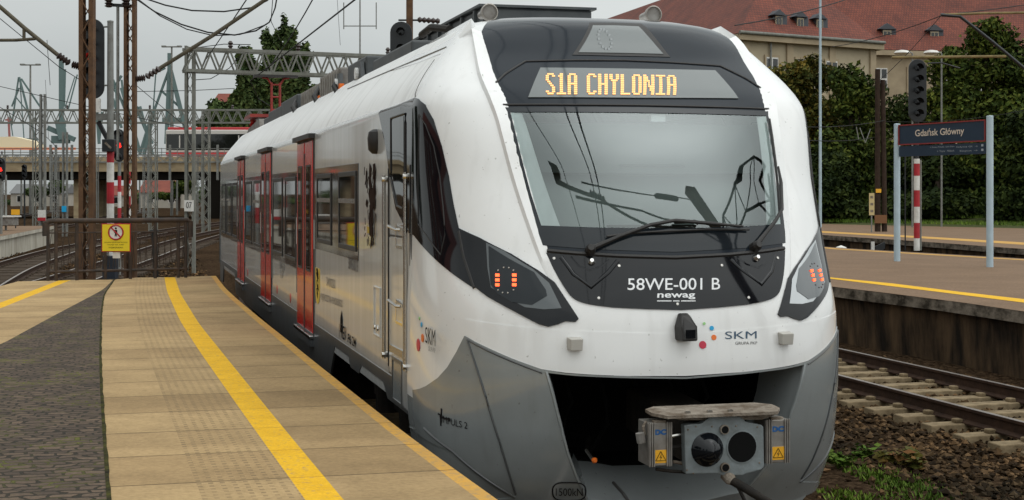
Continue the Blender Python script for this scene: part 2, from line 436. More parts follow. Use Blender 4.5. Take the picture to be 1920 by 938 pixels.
# children are built in world coordinates; the empty's offset is taken back
class _T: pass
INVT = Matrix.Translation((0, -8.4, 0))
TR = train; train['worldkids'] = 1
pane_poly = sym(PP((1200, 214))[:0] + [(0, P(1190, 213)[1]), P(1075, 212), P(957, 212), P(975, 285), P(996, 365), P(1015, 424), P(1120, 428), (0, P(1235, 430)[1])])
mouth_left = [(0, P(1270, 709)[1]), P(1170, 707), P(1080, 703), P(1024, 697), P(1045, 775), P(1064, 850), P(1080, 893), P(1100, 938)]
mouth_left += [(mouth_left[-1][0] * .80, .40), (mouth_left[-1][0] * .45, .36), (0, .355)]
mouth = sym(mouth_left)
gone = set()
def shell():
    keep = []
    grow = lambda p: p
    for f in SF:
        uv = [SUV[i] for i in f]
        z1 = max(q[1] for q in uv); z0 = min(q[1] for q in uv); ta = min(abs(q[0]) for q in uv)
        if any(inside(q, pane_poly) for q in uv) or any(inside(q, mouth) for q in uv): continue
        if ta >= 1 and z1 < .86: continue
        keep.append(f)
    roof = [f for f in keep if min(SUV[i][1] for i in f) >= 2.969 and min(abs(SUV[i][0]) for i in f) >= 1.0]
    sidef = [f for f in keep if min(SUV[i][1] for i in f) < 2.969 and min(abs(SUV[i][0]) for i in f) >= 1.0]
    rs, ss = set(roof), set(sidef)
    low = [f for f in keep if f not in ss and max(SUV[i][1] for i in f) < .985]
    ls = set(low)
    front = [f for f in keep if f not in rs and f not in ss and f not in ls]
    return front, sidef, roof, low
fr, sf, rf, lf_ = shell()
def sub(name, fs, m):
    idx = {}; vs = []; out = []
    for f in fs:
        for i in f:
            if i not in idx: idx[i] = len(vs); vs.append(tuple(SV[i]))
        out.append(tuple(idx[i] for i in f))
    me = bpy.data.meshes.new(name); me.from_pydata(vs, [], out); me.update()
    o = link(name, me, m, TR, smooth=SM); return o
nose = sub('nose_shell', fr, M['white'])
sub('side_wall', sf, M['silver'])
sub('roof', rf, M['roofwhite'])
sub('nose_underside', lf_, M['grey'])
# back end of the carriage
MB().prism([(HW(z), UEND, z) for z in (.9, 1.5, 2.97, 3.26, 3.5, 3.6)] + [(-HW(z), UEND, z) for z in (3.6, 3.5, 3.26, 2.97, 1.5, .9)], (0, .05, 0)).build('end_wall', M['darkgrey'], TR)

# ---- black front mask and windscreen
edge_l = soft(PP((897, 75), (903, 100), (917, 160), (935, 205), (960, 285), (985, 375), (1018, 469)))
mask_poly = sym([(0, 3.612), (edge_l[0][0] * .98, 3.585), (edge_l[0][0], 3.52)] + edge_l + [P(1080, 475), P(1160, 480), (0, P(1255, 483)[1])])
mask = patch('front_mask', M['mask'], TR, mask_poly, .006, holes=[pane_poly], depth=.02)
# frit: dark border round the clear glass
frit_poly = sym([(0, P(1190, 203)[1]), P(1075, 203), P(939, 203), P(962, 285), (P(987, 375)), P(1018, 461), P(1120, 469), (0, P(1245, 474)[1])])
ws = patch('windscreen', M['frit'], TR, frit_poly, .010, holes=[pane_poly], depth=.03)
patch('pane', M['pane'], ws, pane_poly, .006, depth=.001)
zt = pane_poly[0][1]
def cut(poly, zlo, zhi): return [(t * 1.0, min(max(z, zlo), zhi)) for t, z in poly]
cab = patch('cab_interior', M['blind2'], TR, [(t * 1.12, z + (.06 if z > 2.4 else -.05)) for t, z in pane_poly], -.22, depth=.02)
zb = P(1190, 310)[1]
patch('sun_blind', M['blind'], cab, [(t * 1.10, z) for t, z in cut(pane_poly, zb, 9)], -.10, depth=.01)
zc = P(1190, 372)[1]
MB().box((.32, 9.0, P(1190, 425)[1] - .02), (1.3, .25, .05)).build('dashboard', M['dark'], cab)
MB().path([S(-.1, zb) + Vector((0, .09, 0)), S(0, zb) + Vector((0, .09, 0)), S(.1, zb) + Vector((0, .09, 0))], .008).build('blind_rail', M['dark'], cab)
cl = MB().box(tuple(S(P(1238, 222)[0], P(1238, 222)[1]) + Vector((0, .05, 0))), (.10, .03, .04)).build('blind_clip', M['txtwhite'], cab)
# rubber joints
line('rubber_joint', M['rubber'], mask, sym([(0, P(1190, 199)[1]), P(1075, 198), P(934, 197)])[2:][:0] or [P(943, 198), P(1075, 198), (0, P(1190, 199)[1]), (-P(1075, 198)[0], P(1075, 198)[1]), (-P(943, 198)[0], P(943, 198)[1])], .008, .008)
hx = [P(930, 157), P(948, 140), P(985, 117), P(1080, 115), (0, P(1165, 115)[1])]
line('rubber_joint', M['rubber'], mask, hx + [(-t, z) for t, z in reversed(hx[:-1])], .008, .008)
wb = [P(1026, 471), P(1080, 476), P(1160, 481), (0, P(1255, 484)[1])]
line('rubber_joint', M['rubber'], mask, wb + [(-t, z) for t, z in reversed(wb[:-1])], .014, .008)

# ---- destination display
dz0, dz1 = P(1190, 187)[1], P(1190, 131)[1]
disp = patch('destination_display', M['disp'], TR, [P(990, 185), P(1013, 130), P(1180, 132), P(1340, 135), P(1383, 187), P(1190, 186)], .014)
G = {'S': ["011110", "110011", "110000", "110000", "011000", "001100", "000110", "000011", "000011", "110011", "011110"],
     '1': ["001100", "011100", "001100", "001100", "001100", "001100", "001100", "001100", "001100", "001100", "111111"],
     'A': ["011110", "110011", "110011", "110011", "110011", "111111", "110011", "110011", "110011", "110011", "110011"],
     'C': ["011110", "110011", "110000", "110000", "110000", "110000", "110000", "110000", "110000", "110011", "011110"],
     'H': ["110011"] * 5 + ["111111"] + ["110011"] * 5,
     'Y': ["110011"] * 3 + ["011110"] + ["001100"] * 7,
     'L': ["110000"] * 10 + ["111111"],
     'O': ["011110"] + ["110011"] * 9 + ["011110"],
     'N': ["1100011", "1110011", "1110011", "1111011", "1101011", "1101011", "1101111", "1100111", "1100111", "1100011", "1100011"],
     'I': ["111111"] + ["001100"] * 9 + ["111111"], ' ': ["0000"] * 11}
def led_text():
    mb = MB(); s = 'S1A CHYLONIA'; x = 0; cells = []
    for ch in s:
        g = G[ch]
        for r, row in enumerate(g):
            for c, b in enumerate(row):
                if b == '1': cells.append((x + c, r))
        x += len(g[0]) + 1
    wtot = x - 1
    tl, tr, bl, br = P(1023, 141), P(1266, 145), P(1023, 181), P(1266, 182)
    for cx, cy in cells:
        q = []
        for ax, ay in ((.03, .10), (.97, .10), (.97, .90), (.03, .90)):
            fx, fy = (cx + ax) / wtot, (cy + ay) / 11
            q.append(lift(*lerp2(lerp2(tl, tr, fx), lerp2(bl, br, fx), fy), .0175))
        mb.add(q, [(0, 1, 2, 3)])
    return mb.build('led_lettering', M['led2'], disp)
led_text()
# ---- top lamp
tl = patch('top_headlight', M['rubber'], TR, [P(1073, 105), P(1105, 45), P(1150, 45), P(1202, 47), P(1256, 109), P(1160, 107)], .010)
patch('lens', M['disp'], tl, [P(1084, 101), P(1111, 51), P(1150, 51), P(1197, 53), P(1243, 104), P(1160, 102)], .014)
mb = MB()
c0 = P(1133, 77)
for k in range(14):
    a = 2 * math.pi * k / 14; q = (c0[0] + .026 * math.cos(a), c0[1] + .075 * math.sin(a)); mb.box(lift(*q, .016), (.016, .012, .016))
mb.build('led_ring', M['lens2'], tl)
# ---- bonnet with the running number
hood_l = [(0, P(1255, 487)[1]), P(1160, 485), P(1080, 480), *soft([P(1024, 475), P(1040, 510), P(1060, 543), P(1074, 561), P(1100, 571), P(1150, 577)]), P(1210, 580), (0, P(1270, 582)[1])]
hood = patch('bonnet_panel', M['black'], TR, sym(hood_l), .008, depth=.02)
ins = [(0, P(1255, 492)[1]), P(1160, 491), P(1150, 505), P(1128, 530), P(1096, 552), P(1110, 562), P(1150, 568), P(1210, 571), (0, P(1270, 573)[1])]
front_write('number_lettering', '58WE-001 B', M['txtwhite'], hood, (1176, 545), (1349, 544), (1176, 523), (1349, 522), .0095, .004)
front_write('maker_lettering', 'newag', M['txtwhite'], hood, (1231, 563), (1303, 562), (1232, 551), (1302, 551), .0095, .018)
mb = MB()
for xa, xb in ((1231, 1258), (1261, 1273), (1276, 1303)):
    mb.prism([lift(*P(x, y), .0095) for x, y in ((xa, 566), (xb, 566), (xb, 564.3), (xa, 564.3))], (0, -.001, 0))
mb.build('underline', M['txtwhite'], hood)
for x, y in ((1039, 486), (1160, 500), (1352, 499), (1456, 485), (1122, 560), (1402, 559), (1269, 571)):
    MB().lathe(lift(*P(x, y), .004), SN(*P(x, y)), [(0, .011), (.010, .009), (.011, .0)], 8).build('screw', M['steel'], hood)
# raised ribs of the bonnet
for sg in (1, -1):
    rib = [P(1052, 483), P(1075, 515), P(1108, 540), P(1140, 512), P(1158, 490)]
    if sg < 0: rib = [(-t, z) for t, z in rib]
    line('bonnet_rib', M['black'], hood, rib, .020, -.006, n=10)
    rib2 = [P(1070, 482), P(1085, 500), P(1105, 508), P(1128, 500), P(1142, 488)]
    if sg < 0: rib2 = [(-t, z) for t, z in rib2]
    line('bonnet_rib', M['black'], hood, rib2, .014, -.004, n=8)

# ---- headlights
hl = PP((861, 428), (900, 446), (960, 477), (1010, 508), (1040, 530), (1062, 563), (1085, 598), (1079, 604), (1060, 603), (1045, 609), (1028, 613), (1010, 608), (960, 582), (915, 557), (893, 540), (880, 505), (868, 465))
ln = PP((913, 456), (945, 471), (1000, 506), (1030, 532), (1053, 579), (1020, 581), (985, 577), (950, 558), (922, 540), (916, 505))
cv = PP((918, 462), (955, 486), (1002, 512), (1024, 545), (1026, 556), (998, 573), (962, 568), (935, 552), (922, 535), (919, 500))
for sg in (1, -1):
    f = (lambda q: q) if sg > 0 else mirror
    h = patch('headlight', M['black'], TR, f(hl), .010, depth=.02)
    tag(h, 'swept black headlight with red lamps lit')
    patch('lamp_cover', M['lens'] if sg > 0 else M['lens2'], h, f(ln), .013, step=.03, depth=.004)  # right lamp takes a brighter copy: the light it catches is painted in
    patch('lamp_reflector', M['frit'] if sg > 0 else M['lens'], h, f(cv), .0155, step=.03, depth=.003)
    n = 5
    mb = MB(); m2 = MB()
    for cx in (935, 966):
        for k in (-1, 0, 1):
            t, z = P(cx, 527 + 9 * k); t *= sg
            p = lift(t, z, .017); nn = SN(t, z); x = Vector((0, 0, 1)).cross(nn).normalized()
            mb.prism([p + x * a + Vector((0, 0, b)) for a, b in ((-.013, -.0085), (.013, -.0085), (.013, .0085), (-.013, .0085))], nn * .006)
    for k in (50, 75, 100, 130, 230, 255, 280, 310):
        a = R(k); t, z = P(950 + 22 * math.cos(a), 527 - 24 * math.sin(a)); t *= sg
        m2.lathe(lift(t, z, .017), SN(t, z), [(0, .0055), (.003, .004)], 8)
    mb.build('red_lamp', M['led'], h); m2.build('lamp_ring', M['lens'] if sg < 0 else M['sensor'], h)

# ---- white lower panel, sensor boxes, camera, emblem
wl = [(0, P(1270, 586)[1])]
wedge_px = [(873, 629), (890, 640), (915, 652), (960, 672), (1015, 692), (1060, 699), (1120, 703), (1190, 705)]
wedge = PP(*wedge_px)
bump_l = [(0, 1.46), (wedge[0][0] * .6, 1.50), (wedge[0][0], wedge[0][1] + .10)] + wedge + [(0, P(1270, 705.5)[1])]
bp = patch('bumper_panel', M['white'], TR, sym(bump_l), .003, depth=.03)
for sg in (1, -1):
    t, z = P(1076, 645); p = lift(t * sg, z, .0)
    mb = MB(); b = p + Vector((0, -.045, 0))
    mb.add([b + Vector(q) for q in ((-.045, .05, .042), (.045, .05, .042), (.045, .05, -.03), (-.045, .05, -.03), (-.040, -.02, .034), (.040, -.02, .034), (.036, -.015, -.036), (-.036, -.015, -.036))],
           [(0, 1, 2, 3), (4, 5, 1, 0), (5, 6, 2, 1), (6, 7, 3, 2), (7, 4, 0, 3), (7, 6, 5, 4)])
    mb.build('sensor_box', M['sensor'], TR, bevel=.004)
t, z = P(1280, 612); p = S(t, z)
mb = MB(); pr = [(-.075, .10, -.04), (-.04, .085, .09), (.03, .03, .09)]
q = [(-.055, 0, -.085), (.055, 0, -.085), (.058, 0, .0), (.035, 0, .085), (-.035, 0, .085), (-.058, 0, .0)]
q2 = [(-.05, -.13, -.08), (.05, -.13, -.08), (.05, -.12, .01), (.024, -.05, .07), (-.024, -.05, .07), (-.05, -.12, .01)]
mb.add([p + Vector(a) for a in q + q2], [(0, 1, 2, 3, 4, 5), (11, 10, 9, 8, 7, 6)] + [(i, (i + 1) % 6, (i + 1) % 6 + 6, i + 6) for i in range(6)])
cp = mb.build('camera_pod', M['rubber'], TR, bevel=.012)
MB().box(p + Vector((0, -.131, -.035)), (.06, .01, .05)).build('camera_lens', M['black'], cp)
def disc(px, py, r, m, parent, off=.006, name='emblem_dot'):
    t, z = P(px, py); n = SN(t, z); return MB().lathe(lift(t, z, off - .002), n, [(0, r), (.002, r)], 20).build(name, m, parent)
disc(1317, 647, .024, M['dotred'], bp); disc(1338, 633, .017, M['dotorange'], bp); disc(1334, 615.5, .014, M['dotblue'], bp); disc(1320, 607, .009, M['dotgreen'], bp)
front_write('operator_lettering', 'SKM', M['navy'], bp, (1359, 636), (1418, 635), (1359, 622), (1418, 621), .0055, .0)
front_write('group_lettering', 'GRUPA PKP', M['txtgrey'], bp, (1378, 646.5), (1419, 646), (1378, 641), (1419, 640.5), .0055)

# ---- grey lower fairing with the coupler opening
zs_, = [S(*P(790, 760)).z]
g_l = [wedge[i] for i in range(0, 5)] + [P(1023, 697)]
sw = PP((857, 660), (840, 689), (822, 709), (800, 724), (788, 729), (775, 731))
fair = [P(872, 630)] + wedge[1:5] + [P(1022, 697)] + mouth_left[4:8] + [mouth_left[8], mouth_left[9], (0, .355), (0, .30)]
left_out = [(-.55, .30), (-.8, .36), P(966, 930), P(900, 885), P(797, 803), P(778, 778)] + list(reversed(sw))
fl = fair + left_out
fp = fl + []
whole = [P(872, 630)] + wedge[1:5] + [P(1015, 692)]
# whole outline left half, from the mouth's top corner round the outside to the bottom centre
outl = [(0, mouth_left[0][1] + .004), P(1120, 703.5), P(1060, 700)] + list(reversed(wedge[1:5])) + [P(872, 630)] + sw + [P(777.5, 777), P(797, 803)] + [(-1.0, P(797, 803)[1] - .06), P(850, 846), P(966, 932), (-.80, .34), (-.5, .30), (0, .30)]
grey = patch('lower_fairing', M['grey'], TR, sym(outl), .0065, holes=[[(t, z - .006 if z > 1 else z) for t, z in mouth]], depth=.02)
for sg in (1, -1):
    f = (lambda q: q) if sg > 0 else (lambda q: [(-t, z) for t, z in q])
    line('fairing_seam', M['darkgrey'], grey, f(PP((878, 637), (905, 720), (937, 825), (968, 925))), .007, .009)
    line('fairing_seam', M['darkgrey'], grey, f(PP((878, 637), (915, 657), (960, 677), (1017, 699))), .007, .006)
    line('fairing_edge', M['grey'], grey, f(mouth_left[3:8]), .012, .0)
    low = f([P(797, 803), P(850, 846), P(966, 932)])
    line('fairing_lip', M['darkgrey'], grey, low, .010, .004)
# skirt piece under the fairing
for sg in (1, -1):
    pts = [S(*P(797, 803)), S(*P(850, 846)), S(*P(905, 888)), S(*P(966, 932)), S(-.6, .34)]
    mb = MB(); vs = []
    for q in pts:
        n_ = Vector((0, .05, 0)); vs += [Vector((q.x * .97, q.y + .04, q.z)), Vector((q.x * .93, q.y + .10, q.z - .28))]
    vs = [Vector((v.x * sg, v.y, v.z)) for v in vs]
    mb.add(vs, [(2 * i, 2 * i + 1, 2 * i + 3, 2 * i + 2) for i in range(len(pts) - 1)])
    mb.build('plough_skirt', M['grey'], TR)
# recess walls behind the opening
mo = dens([(t, z) for t, z in mouth], .06); n = len(mo); vs = []; fs = []
cz = .83
for k, (sx, sz, dy) in enumerate(((1.02, 1.0, .0), (.97, .985, .06), (.93, .95, .16), (.90, .90, .30), (.885, .86, .42))):
    for t, z in mo:
        p = S(t, z); zz = cz + (z - cz) * sz
        if z > 1.1: zz = z + .01
        if z < .5: zz = z + (.0, .03, .08, .14, .17)[k]
        vs.append(Vector((p.x * sx, max(p.y, U0(z)) + dy, zz)))
for k in range(4):
    for i in range(n): fs.append((k * n + i, k * n + (i + 1) % n, (k + 1) * n + (i + 1) % n, (k + 1) * n + i))
me = bpy.data.meshes.new('coupler_recess'); me.from_pydata([tuple(v) for v in vs], [], fs); me.update()
rec = link('coupler_recess', me, M['grey'], TR, smooth=SM)
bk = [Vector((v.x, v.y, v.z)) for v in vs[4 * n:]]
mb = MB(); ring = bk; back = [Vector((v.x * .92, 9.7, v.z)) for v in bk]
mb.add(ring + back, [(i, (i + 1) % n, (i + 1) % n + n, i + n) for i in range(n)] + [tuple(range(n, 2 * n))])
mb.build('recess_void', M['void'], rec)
# odd pipes in the dark of the recess
for k in range(5):
    x0 = -.5 + .24 * k; MB().path([(x0, 9.3, 1.1), (x0 + .03, 9.22, .95), (x0 + random.uniform(-.1, .1), 9.2, .8), (x0 + random.uniform(-.1, .2), 9.25, .6)], .016, 6).build('pipe', M['pipe'], rec)
MB().lathe(on_y(1112, 862, 8.62), (0, -1, 0), [(0, .012), (.03, .019), (.045, .010)], 10).build('valve_cock', M['dotorange'], rec)
MB().path([on_y(1112, 862, 8.62), on_y(1100, 845, 8.7), on_y(1104, 820, 8.9)], .013, 8).build('valve_pipe', M['steel'], rec)
# load plate 1500kN
pl = [P(1036 + 31 * (1 + math.copysign(abs(math.cos(a)) ** .55, math.cos(a))), 920 + 17 * math.copysign(abs(math.sin(a)) ** .75, math.sin(a))) for a in [2 * math.pi * k / 28 for k in range(28)]]
line('load_mark_ring', M['txtblack'], grey, pl + [pl[0]], .0045, .009)
front_write('load_mark_lettering', '1500kN', M['txtblack'], grey, (1042, 927), (1092, 927.5), (1042, 913), (1092, 913), .0125, .0)
# ---- coupler
UC = 7.98
def cf(px, py, u=UC): return on_y(px, py, u)
coup_px = [(1283, 798), (1292, 796), (1315, 795), (1330, 783), (1340, 780), (1382, 780), (1391, 784), (1400, 792), (1428, 797), (1432, 801), (1433, 875), (1428, 881), (1398, 889), (1393, 892), (1356, 892), (1346, 888), (1286, 889)]
coupler = MB().prism([cf(*p) for p in coup_px], (0, .06, 0)).build('coupler', M['plate'], TR, bevel=.006)
MB().bar(cf(1358, 840) + Vector((0, .06, 0)), (0.05, 9.2, .90), .30, .26).build('coupler_shank', M['dark'], coupler)
def coup_disc(px, py, r, prof, m, name):
    return MB().lathe(cf(px, py), (0, -1, 0), prof, 28).build(name, m, coupler, smooth=SM)
c1 = cf(1326, 843); c2 = cf(1391, 838)
coup_disc(1326, 843, .1, [(-.01, .100), (.004, .100), (.006, .096), (.05, .075), (.085, .04), (.095, .0)], M['black'], 'coupling_cone')
MB().lathe(c2, (0, -1, 0), [(-.01, .096), (.004, .097), (.005, .088)], 28).build('coupling_socket_rim', M['plate'], coupler)
MB().lathe(c2, (0, -1, 0), [(.0, .09), (.0052, .09)], 28).build('coupling_socket', M['void'], coupler)
for x, y, r in ((1357, 805, .022), (1358, 876, .022)):
    MB().lathe(cf(x, y), (0, -1, 0), [(0, r + .006), (.02, r + .006), (.021, r)], 14).build('air_port_ring', M['dusty'], coupler)
    MB().lathe(cf(x, y), (0, -1, 0), [(0.0, r), (.023, r)], 14).build('air_port', M['void'], coupler)
for x, y in ((1290, 806), (1300, 888), (1288, 882), (1335, 800), (1380, 799), (1420, 801), (1424, 868), (1305, 800)):
    MB().lathe(cf(x, y), (0, -1, 0), [(0, .006), (.004, .004)], 8).build('bolt', M['dusty'], coupler)
# cover on top
cov = [(1218, 768), (1240, 772), (1290, 777), (1330, 779), (1385, 779), (1425, 777), (1462, 774)]
fr_ = [cf(x, y, UC + .02) for x, y in ((1236, 777), (1290, 780), (1420, 779), (1452, 776), (1452, 779), (1428, 787), (1300, 788), (1275, 788), (1250, 781))]
zt_ = cf(1340, 778).z
a, b = cf(1222, 775, UC + .05), cf(1462, 773, UC + .05)
o1 = [Vector((a.x, UC + .05, zt_)), Vector((a.x + .06, UC - .05, zt_ - .005)), Vector((b.x - .06, UC - .05, zt_ - .005)), Vector((b.x, UC + .05, zt_)), Vector((b.x, UC + .16, zt_ + .006)), Vector((b.x - .08, UC + .24, zt_ + .008)), Vector((a.x + .08, UC + .24, zt_ + .008)), Vector((a.x, UC + .16, zt_ + .006))]
cvr = MB().prism(o1, (0, 0, .018)).build('coupler_cover', M['dusty'], coupler)
MB().prism(fr_, (0, .03, 0)).build('cover_bracket', M['dusty'], coupler)
for f_ in (.25, .42, .58): MB().box((a.x + (b.x - a.x) * f_, UC, zt_ + .02), (.03, .02, .012)).build('cover_screw', M['steel'], coupler)
# electric contact boxes
for xa, xb, ya, yb in ((1216, 1259, 792, 875), (1435, 1480, 786, 869)):
    u = UC + .03
    p0, p1 = cf(xa, yb, u), cf(xb, ya, u); w_ = p1.x - p0.x; h_ = p1.z - p0.z; cx_, cz_ = (p0.x + p1.x) / 2, (p0.z + p1.z) / 2
    bx = MB().box((cx_, u + .09, cz_), (w_, .18, h_)).build('contact_box', M['alu'], coupler, bevel=.006)
    for f_ in (-.46, -.36, -.26, .30, .40, .48):
        MB().box((cx_ + f_ * w_, u - .004, cz_), (.006, .014, h_ * 1.02)).build('box_rib', M['alu'], bx)
    yw = h_ * .30; yc = cz_ - h_ * .28; xc = cx_ + .02 * w_
    MB().box((xc, u - .002, yc), (w_ * .50, .004, yw)).build('warning_label', M['yellow'], bx)
    s_ = yw * .42; tri = [(-s_, -s_ * .75), (s_, -s_ * .75), (0, s_ * .95)]
    mb = MB()
    for i in range(3):
        p, q = tri[i], tri[(i + 1) % 3]; mb.bar((xc + p[0], u - .005, yc + p[1]), (xc + q[0], u - .005, yc + q[1]), .005, .002)
    bolt = [(.008, .028), (-.010, .000), (.002, .002), (-.004, -.022), (.010, .006), (-.001, .005)]
    mb.prism([(xc + x * .8, u - .0045, yc - .006 + z * .8) for x, z in bolt], (0, -.001, 0)); mb.build('warning_sign', M['txtblack'], bx)
    zz = cz_ + h_ * .22
    write('maker_mark', 'DC', M['dotblue2'] if 'dotblue2' in M else M.setdefault('dotblue2', mat('label blue', (.01, .10, .30), .4)), bx, lambda x, y: Vector((xc - w_ * .25 + w_ * .5 * x, u - .004, zz + y * h_ * .13)), .06)
    MB().box((cx_, u + .02, p1.z + .006), (w_ * .5, .04, .014)).build('box_hinge', M['dusty'], bx)
# brackets, hoses
for pts, r, m in (([(1259, 818), (1275, 815), (1290, 812)], .012, 'steel'), ([(1259, 840), (1272, 838), (1284, 835)], .014, 'dark'), ([(1262, 866), (1275, 868), (1290, 875)], .010, 'dusty'),
                  ([(1212, 790), (1206, 800), (1209, 815), (1198, 828)], .009, 'dusty'), ([(1434, 806), (1442, 800), (1450, 790)], .012, 'dark'), ([(1200, 812), (1203, 830)], .028, 'roofgrey'), ([(1230, 880), (1260, 884), (1300, 886)], .01, 'dark')):
    MB().path([cf(x, y, UC + .07) for x, y in pts], r, 8).build('bracket', M[m], coupler)
hs1 = [cf(1362, 893, 8.0), cf(1372, 901, 7.97), cf(1400, 917, 7.9), cf(1440, 942, 7.84), cf(1478, 972, 7.9), cf(1500, 1010, 8.1)]
MB().path(hs1, .026, 10).build('brake_hose', M['dark'], coupler, smooth=SM)
MB().path([cf(1370, 900, 8.02), cf(1385, 915, 8.0), cf(1396, 938, 8.02), cf(1400, 970, 8.1)], .012, 8).build('cable', M['rubber'], coupler)
MB().path([cf(1150, 905, 8.5), cf(1168, 925, 8.35), cf(1185, 950, 8.3)], .010, 8).build('cable', M['rubber'], coupler)
MB().lathe(hs1[0], (hs1[1] - hs1[0]), [(-.02, .03), (.03, .036), (.05, .028)], 12).build('hose_joint', M['dusty'], coupler)

# ---- wipers
def wiper(arm, blade, piv):
    pts = [lift(*P(x, y), min(.035 + .008 * i, .06)) for i, (x, y) in enumerate(arm)]
    wv = MB().path(pts, [.018] + [.012] * (len(pts) - 2) + [.007], 8).build('wiper', M['rubber'], TR, smooth=SM)
    MB().path([lift(*P(x, y), .03) for x, y in blade], .008, 6).build('wiper_blade', M['rubber'], wv)
    t, z = P(*piv); MB().lathe(lift(t, z, .0), SN(t, z), [(0, .035), (.05, .032), (.075, .02)], 12).build('wiper_pivot', M['rubber'], wv)
    MB().lathe(lift(t, z - .065, .0), SN(t, z), [(0, .026), (.02, .024), (.04, .012)], 12).build('pivot_cap', M['chrome'], wv)
wiper([(1106, 471), (1160, 448), (1216, 428), (1260, 421), (1330, 427), (1385, 432)], [(1136, 447), (1180, 441), (1250, 437), (1320, 434), (1400, 434)], (1106, 472))
wiper([(1412, 464), (1430, 440), (1445, 420), (1455, 400), (1453, 350), (1448, 320)], [(1456, 405), (1453, 360), (1449, 310), (1443, 262), (1438, 228)], (1412, 466))
MB().path([lift(*P(x, y), .03) for x, y in ((1262, 421), (1300, 419), (1306, 424))], .012, 6).build('wiper_link', M['rubber'], TR)

# ---- white fins at the two sides of the mask
for sg in (1, -1):
    e = PP((888, 62), (897, 103), (912, 165), (929, 198), (953, 285), (979, 375), (1011, 466), (1030, 512), (1056, 552)); vs = []; fs = []
    ez = [(e[0][0] * 1.01, 3.50), (e[0][0] * 1.0, 3.53)] 
    ln_ = list(reversed([])) + [(-.0, 0)][:0] + e
    ln_ = soft([(t, z, h_) for (t, z), h_ in zip(ln_, (.050, .044, .038, .034, .030, .026, .020, .012, .003))])
    n = len(ln_)
    for i, (t, z, h) in enumerate(ln_):
        t *= sg; d = .028 * sg
        a, c = lift(t + d * 3.2, z, -.004), lift(t - d * .7, z, -.004)
        top = lift(t - d * .15, z, h * .75)
        vs += [a, top, c]
    vs = [Vector((-1.10 * sg, 9.98, 3.36)), Vector((-.945 * sg, 10.08, 3.555)), Vector((-.895 * sg, 10.06, 3.48))] + vs
    for i in range(n):
        k = i * 3; fs += [(k, k + 1, k + 4, k + 3), (k + 1, k + 2, k + 5, k + 4)]
    # the crest that stands above the roof and runs back into it
    base = len(vs)
    tip = vs[1]
    crest = [tip, on_x(884, 36, -.95 ), ]
    me = bpy.data.meshes.new('side_fin'); me.from_pydata([tuple(v) for v in vs], [], fs); me.update()
    fin = link('side_fin', me, M['white'], TR, smooth=R(38))
    # fairing wall along the roof edge
    A = [Vector((-.96 * sg, 9.86, 3.36)), Vector((-.945 * sg, 10.08, 3.555)), Vector((-.96 * sg, 10.9, 3.535)), Vector((-.985 * sg, 12.2, 3.49)), Vector((-1.02 * sg, 13.6, 3.43))]
    B = [Vector((-1.12 * sg, 9.80, 3.22)), Vector((-1.17 * sg, 10.08, 3.30)), Vector((-1.16 * sg, 10.9, 3.31)), Vector((-1.12 * sg, 12.2, 3.36)), Vector((-1.05 * sg, 13.6, 3.415))]
    Cc = [Vector((-.90 * sg, 9.90, 3.36)), Vector((-.90 * sg, 10.12, 3.47)), Vector((-.90 * sg, 10.9, 3.47)), Vector((-.94 * sg, 12.2, 3.43)), Vector((-1.0 * sg, 13.6, 3.40))]
    mb = MB()
    for i in range(1, 4):
        mb.add([A[i], A[i + 1], B[i + 1], B[i]], [(0, 1, 2, 3)]); mb.add([A[i], A[i + 1], Cc[i + 1], Cc[i]], [(3, 2, 1, 0)])
    mb.add([A[1], B[1], Vector((-1.10 * sg, 9.98, 3.36))], [(0, 1, 2)]); mb.add([A[1], Cc[1], Vector((-.895 * sg, 10.06, 3.48))], [(0, 1, 2)])
    mb.add([B[1], Vector((-1.10 * sg, 9.98, 3.36)), Vector((-1.12 * sg, 9.9, 3.30))], [(0, 1, 2)])
    mb.build('roof_edge_fairing', M['white'], fin, smooth=R(50))
    line('fairing_gap', M['darkgrey'], TR, [(-sg * 1.02, 3.345), (-sg * 2.2, 3.36), (-sg * 4.2, 3.385), (-sg * 6, 3.40)], .006, .002)

# ---- side of the train: windows, doors, cab door
sw_px = [(714, 208), (745, 198), (779, 184), (786, 186), (798, 196), (813, 224), (829, 275), (842, 330), (851, 385), (861, 430), (870, 480), (889, 541), (850, 514), (800, 469), (777, 441), (757, 419), (743, 391), (733, 340), (724, 275)]
swp = PP(*sw_px)
for sg in (1, -1):
    q = swp if sg > 0 else mirror(swp)
    s_ = patch('cab_side_window', M['black'], TR, q, .006, depth=.02)
    gl_ = PP((737, 226), (759, 218), (759, 360), (756, 384), (748, 378), (738, 330))
    q = gl_ if sg > 0 else mirror(gl_)
    patch('cab_door_glass', M['tint'], s_, q, .009, step=.06, depth=.003)
    fr2 = PP((735, 222), (762, 213), (762, 372), (757, 392), (746, 386), (735, 335))
    line('glass_frame', M['rubber'], s_, (fr2 if sg > 0 else [(-t, z) for t, z in fr2]) + [fr2[0] if sg > 0 else (-fr2[0][0], fr2[0][1])], .009, .006)
    gl2 = PP((787, 215), (800, 235), (815, 275), (826, 330), (832, 385), (836, 440), (828, 478), (800, 440), (786, 420))
    line('glass_frame', M['rubber'], s_, [(t * sg, z) for t, z in gl2 + [gl2[0]]], .005, .006)

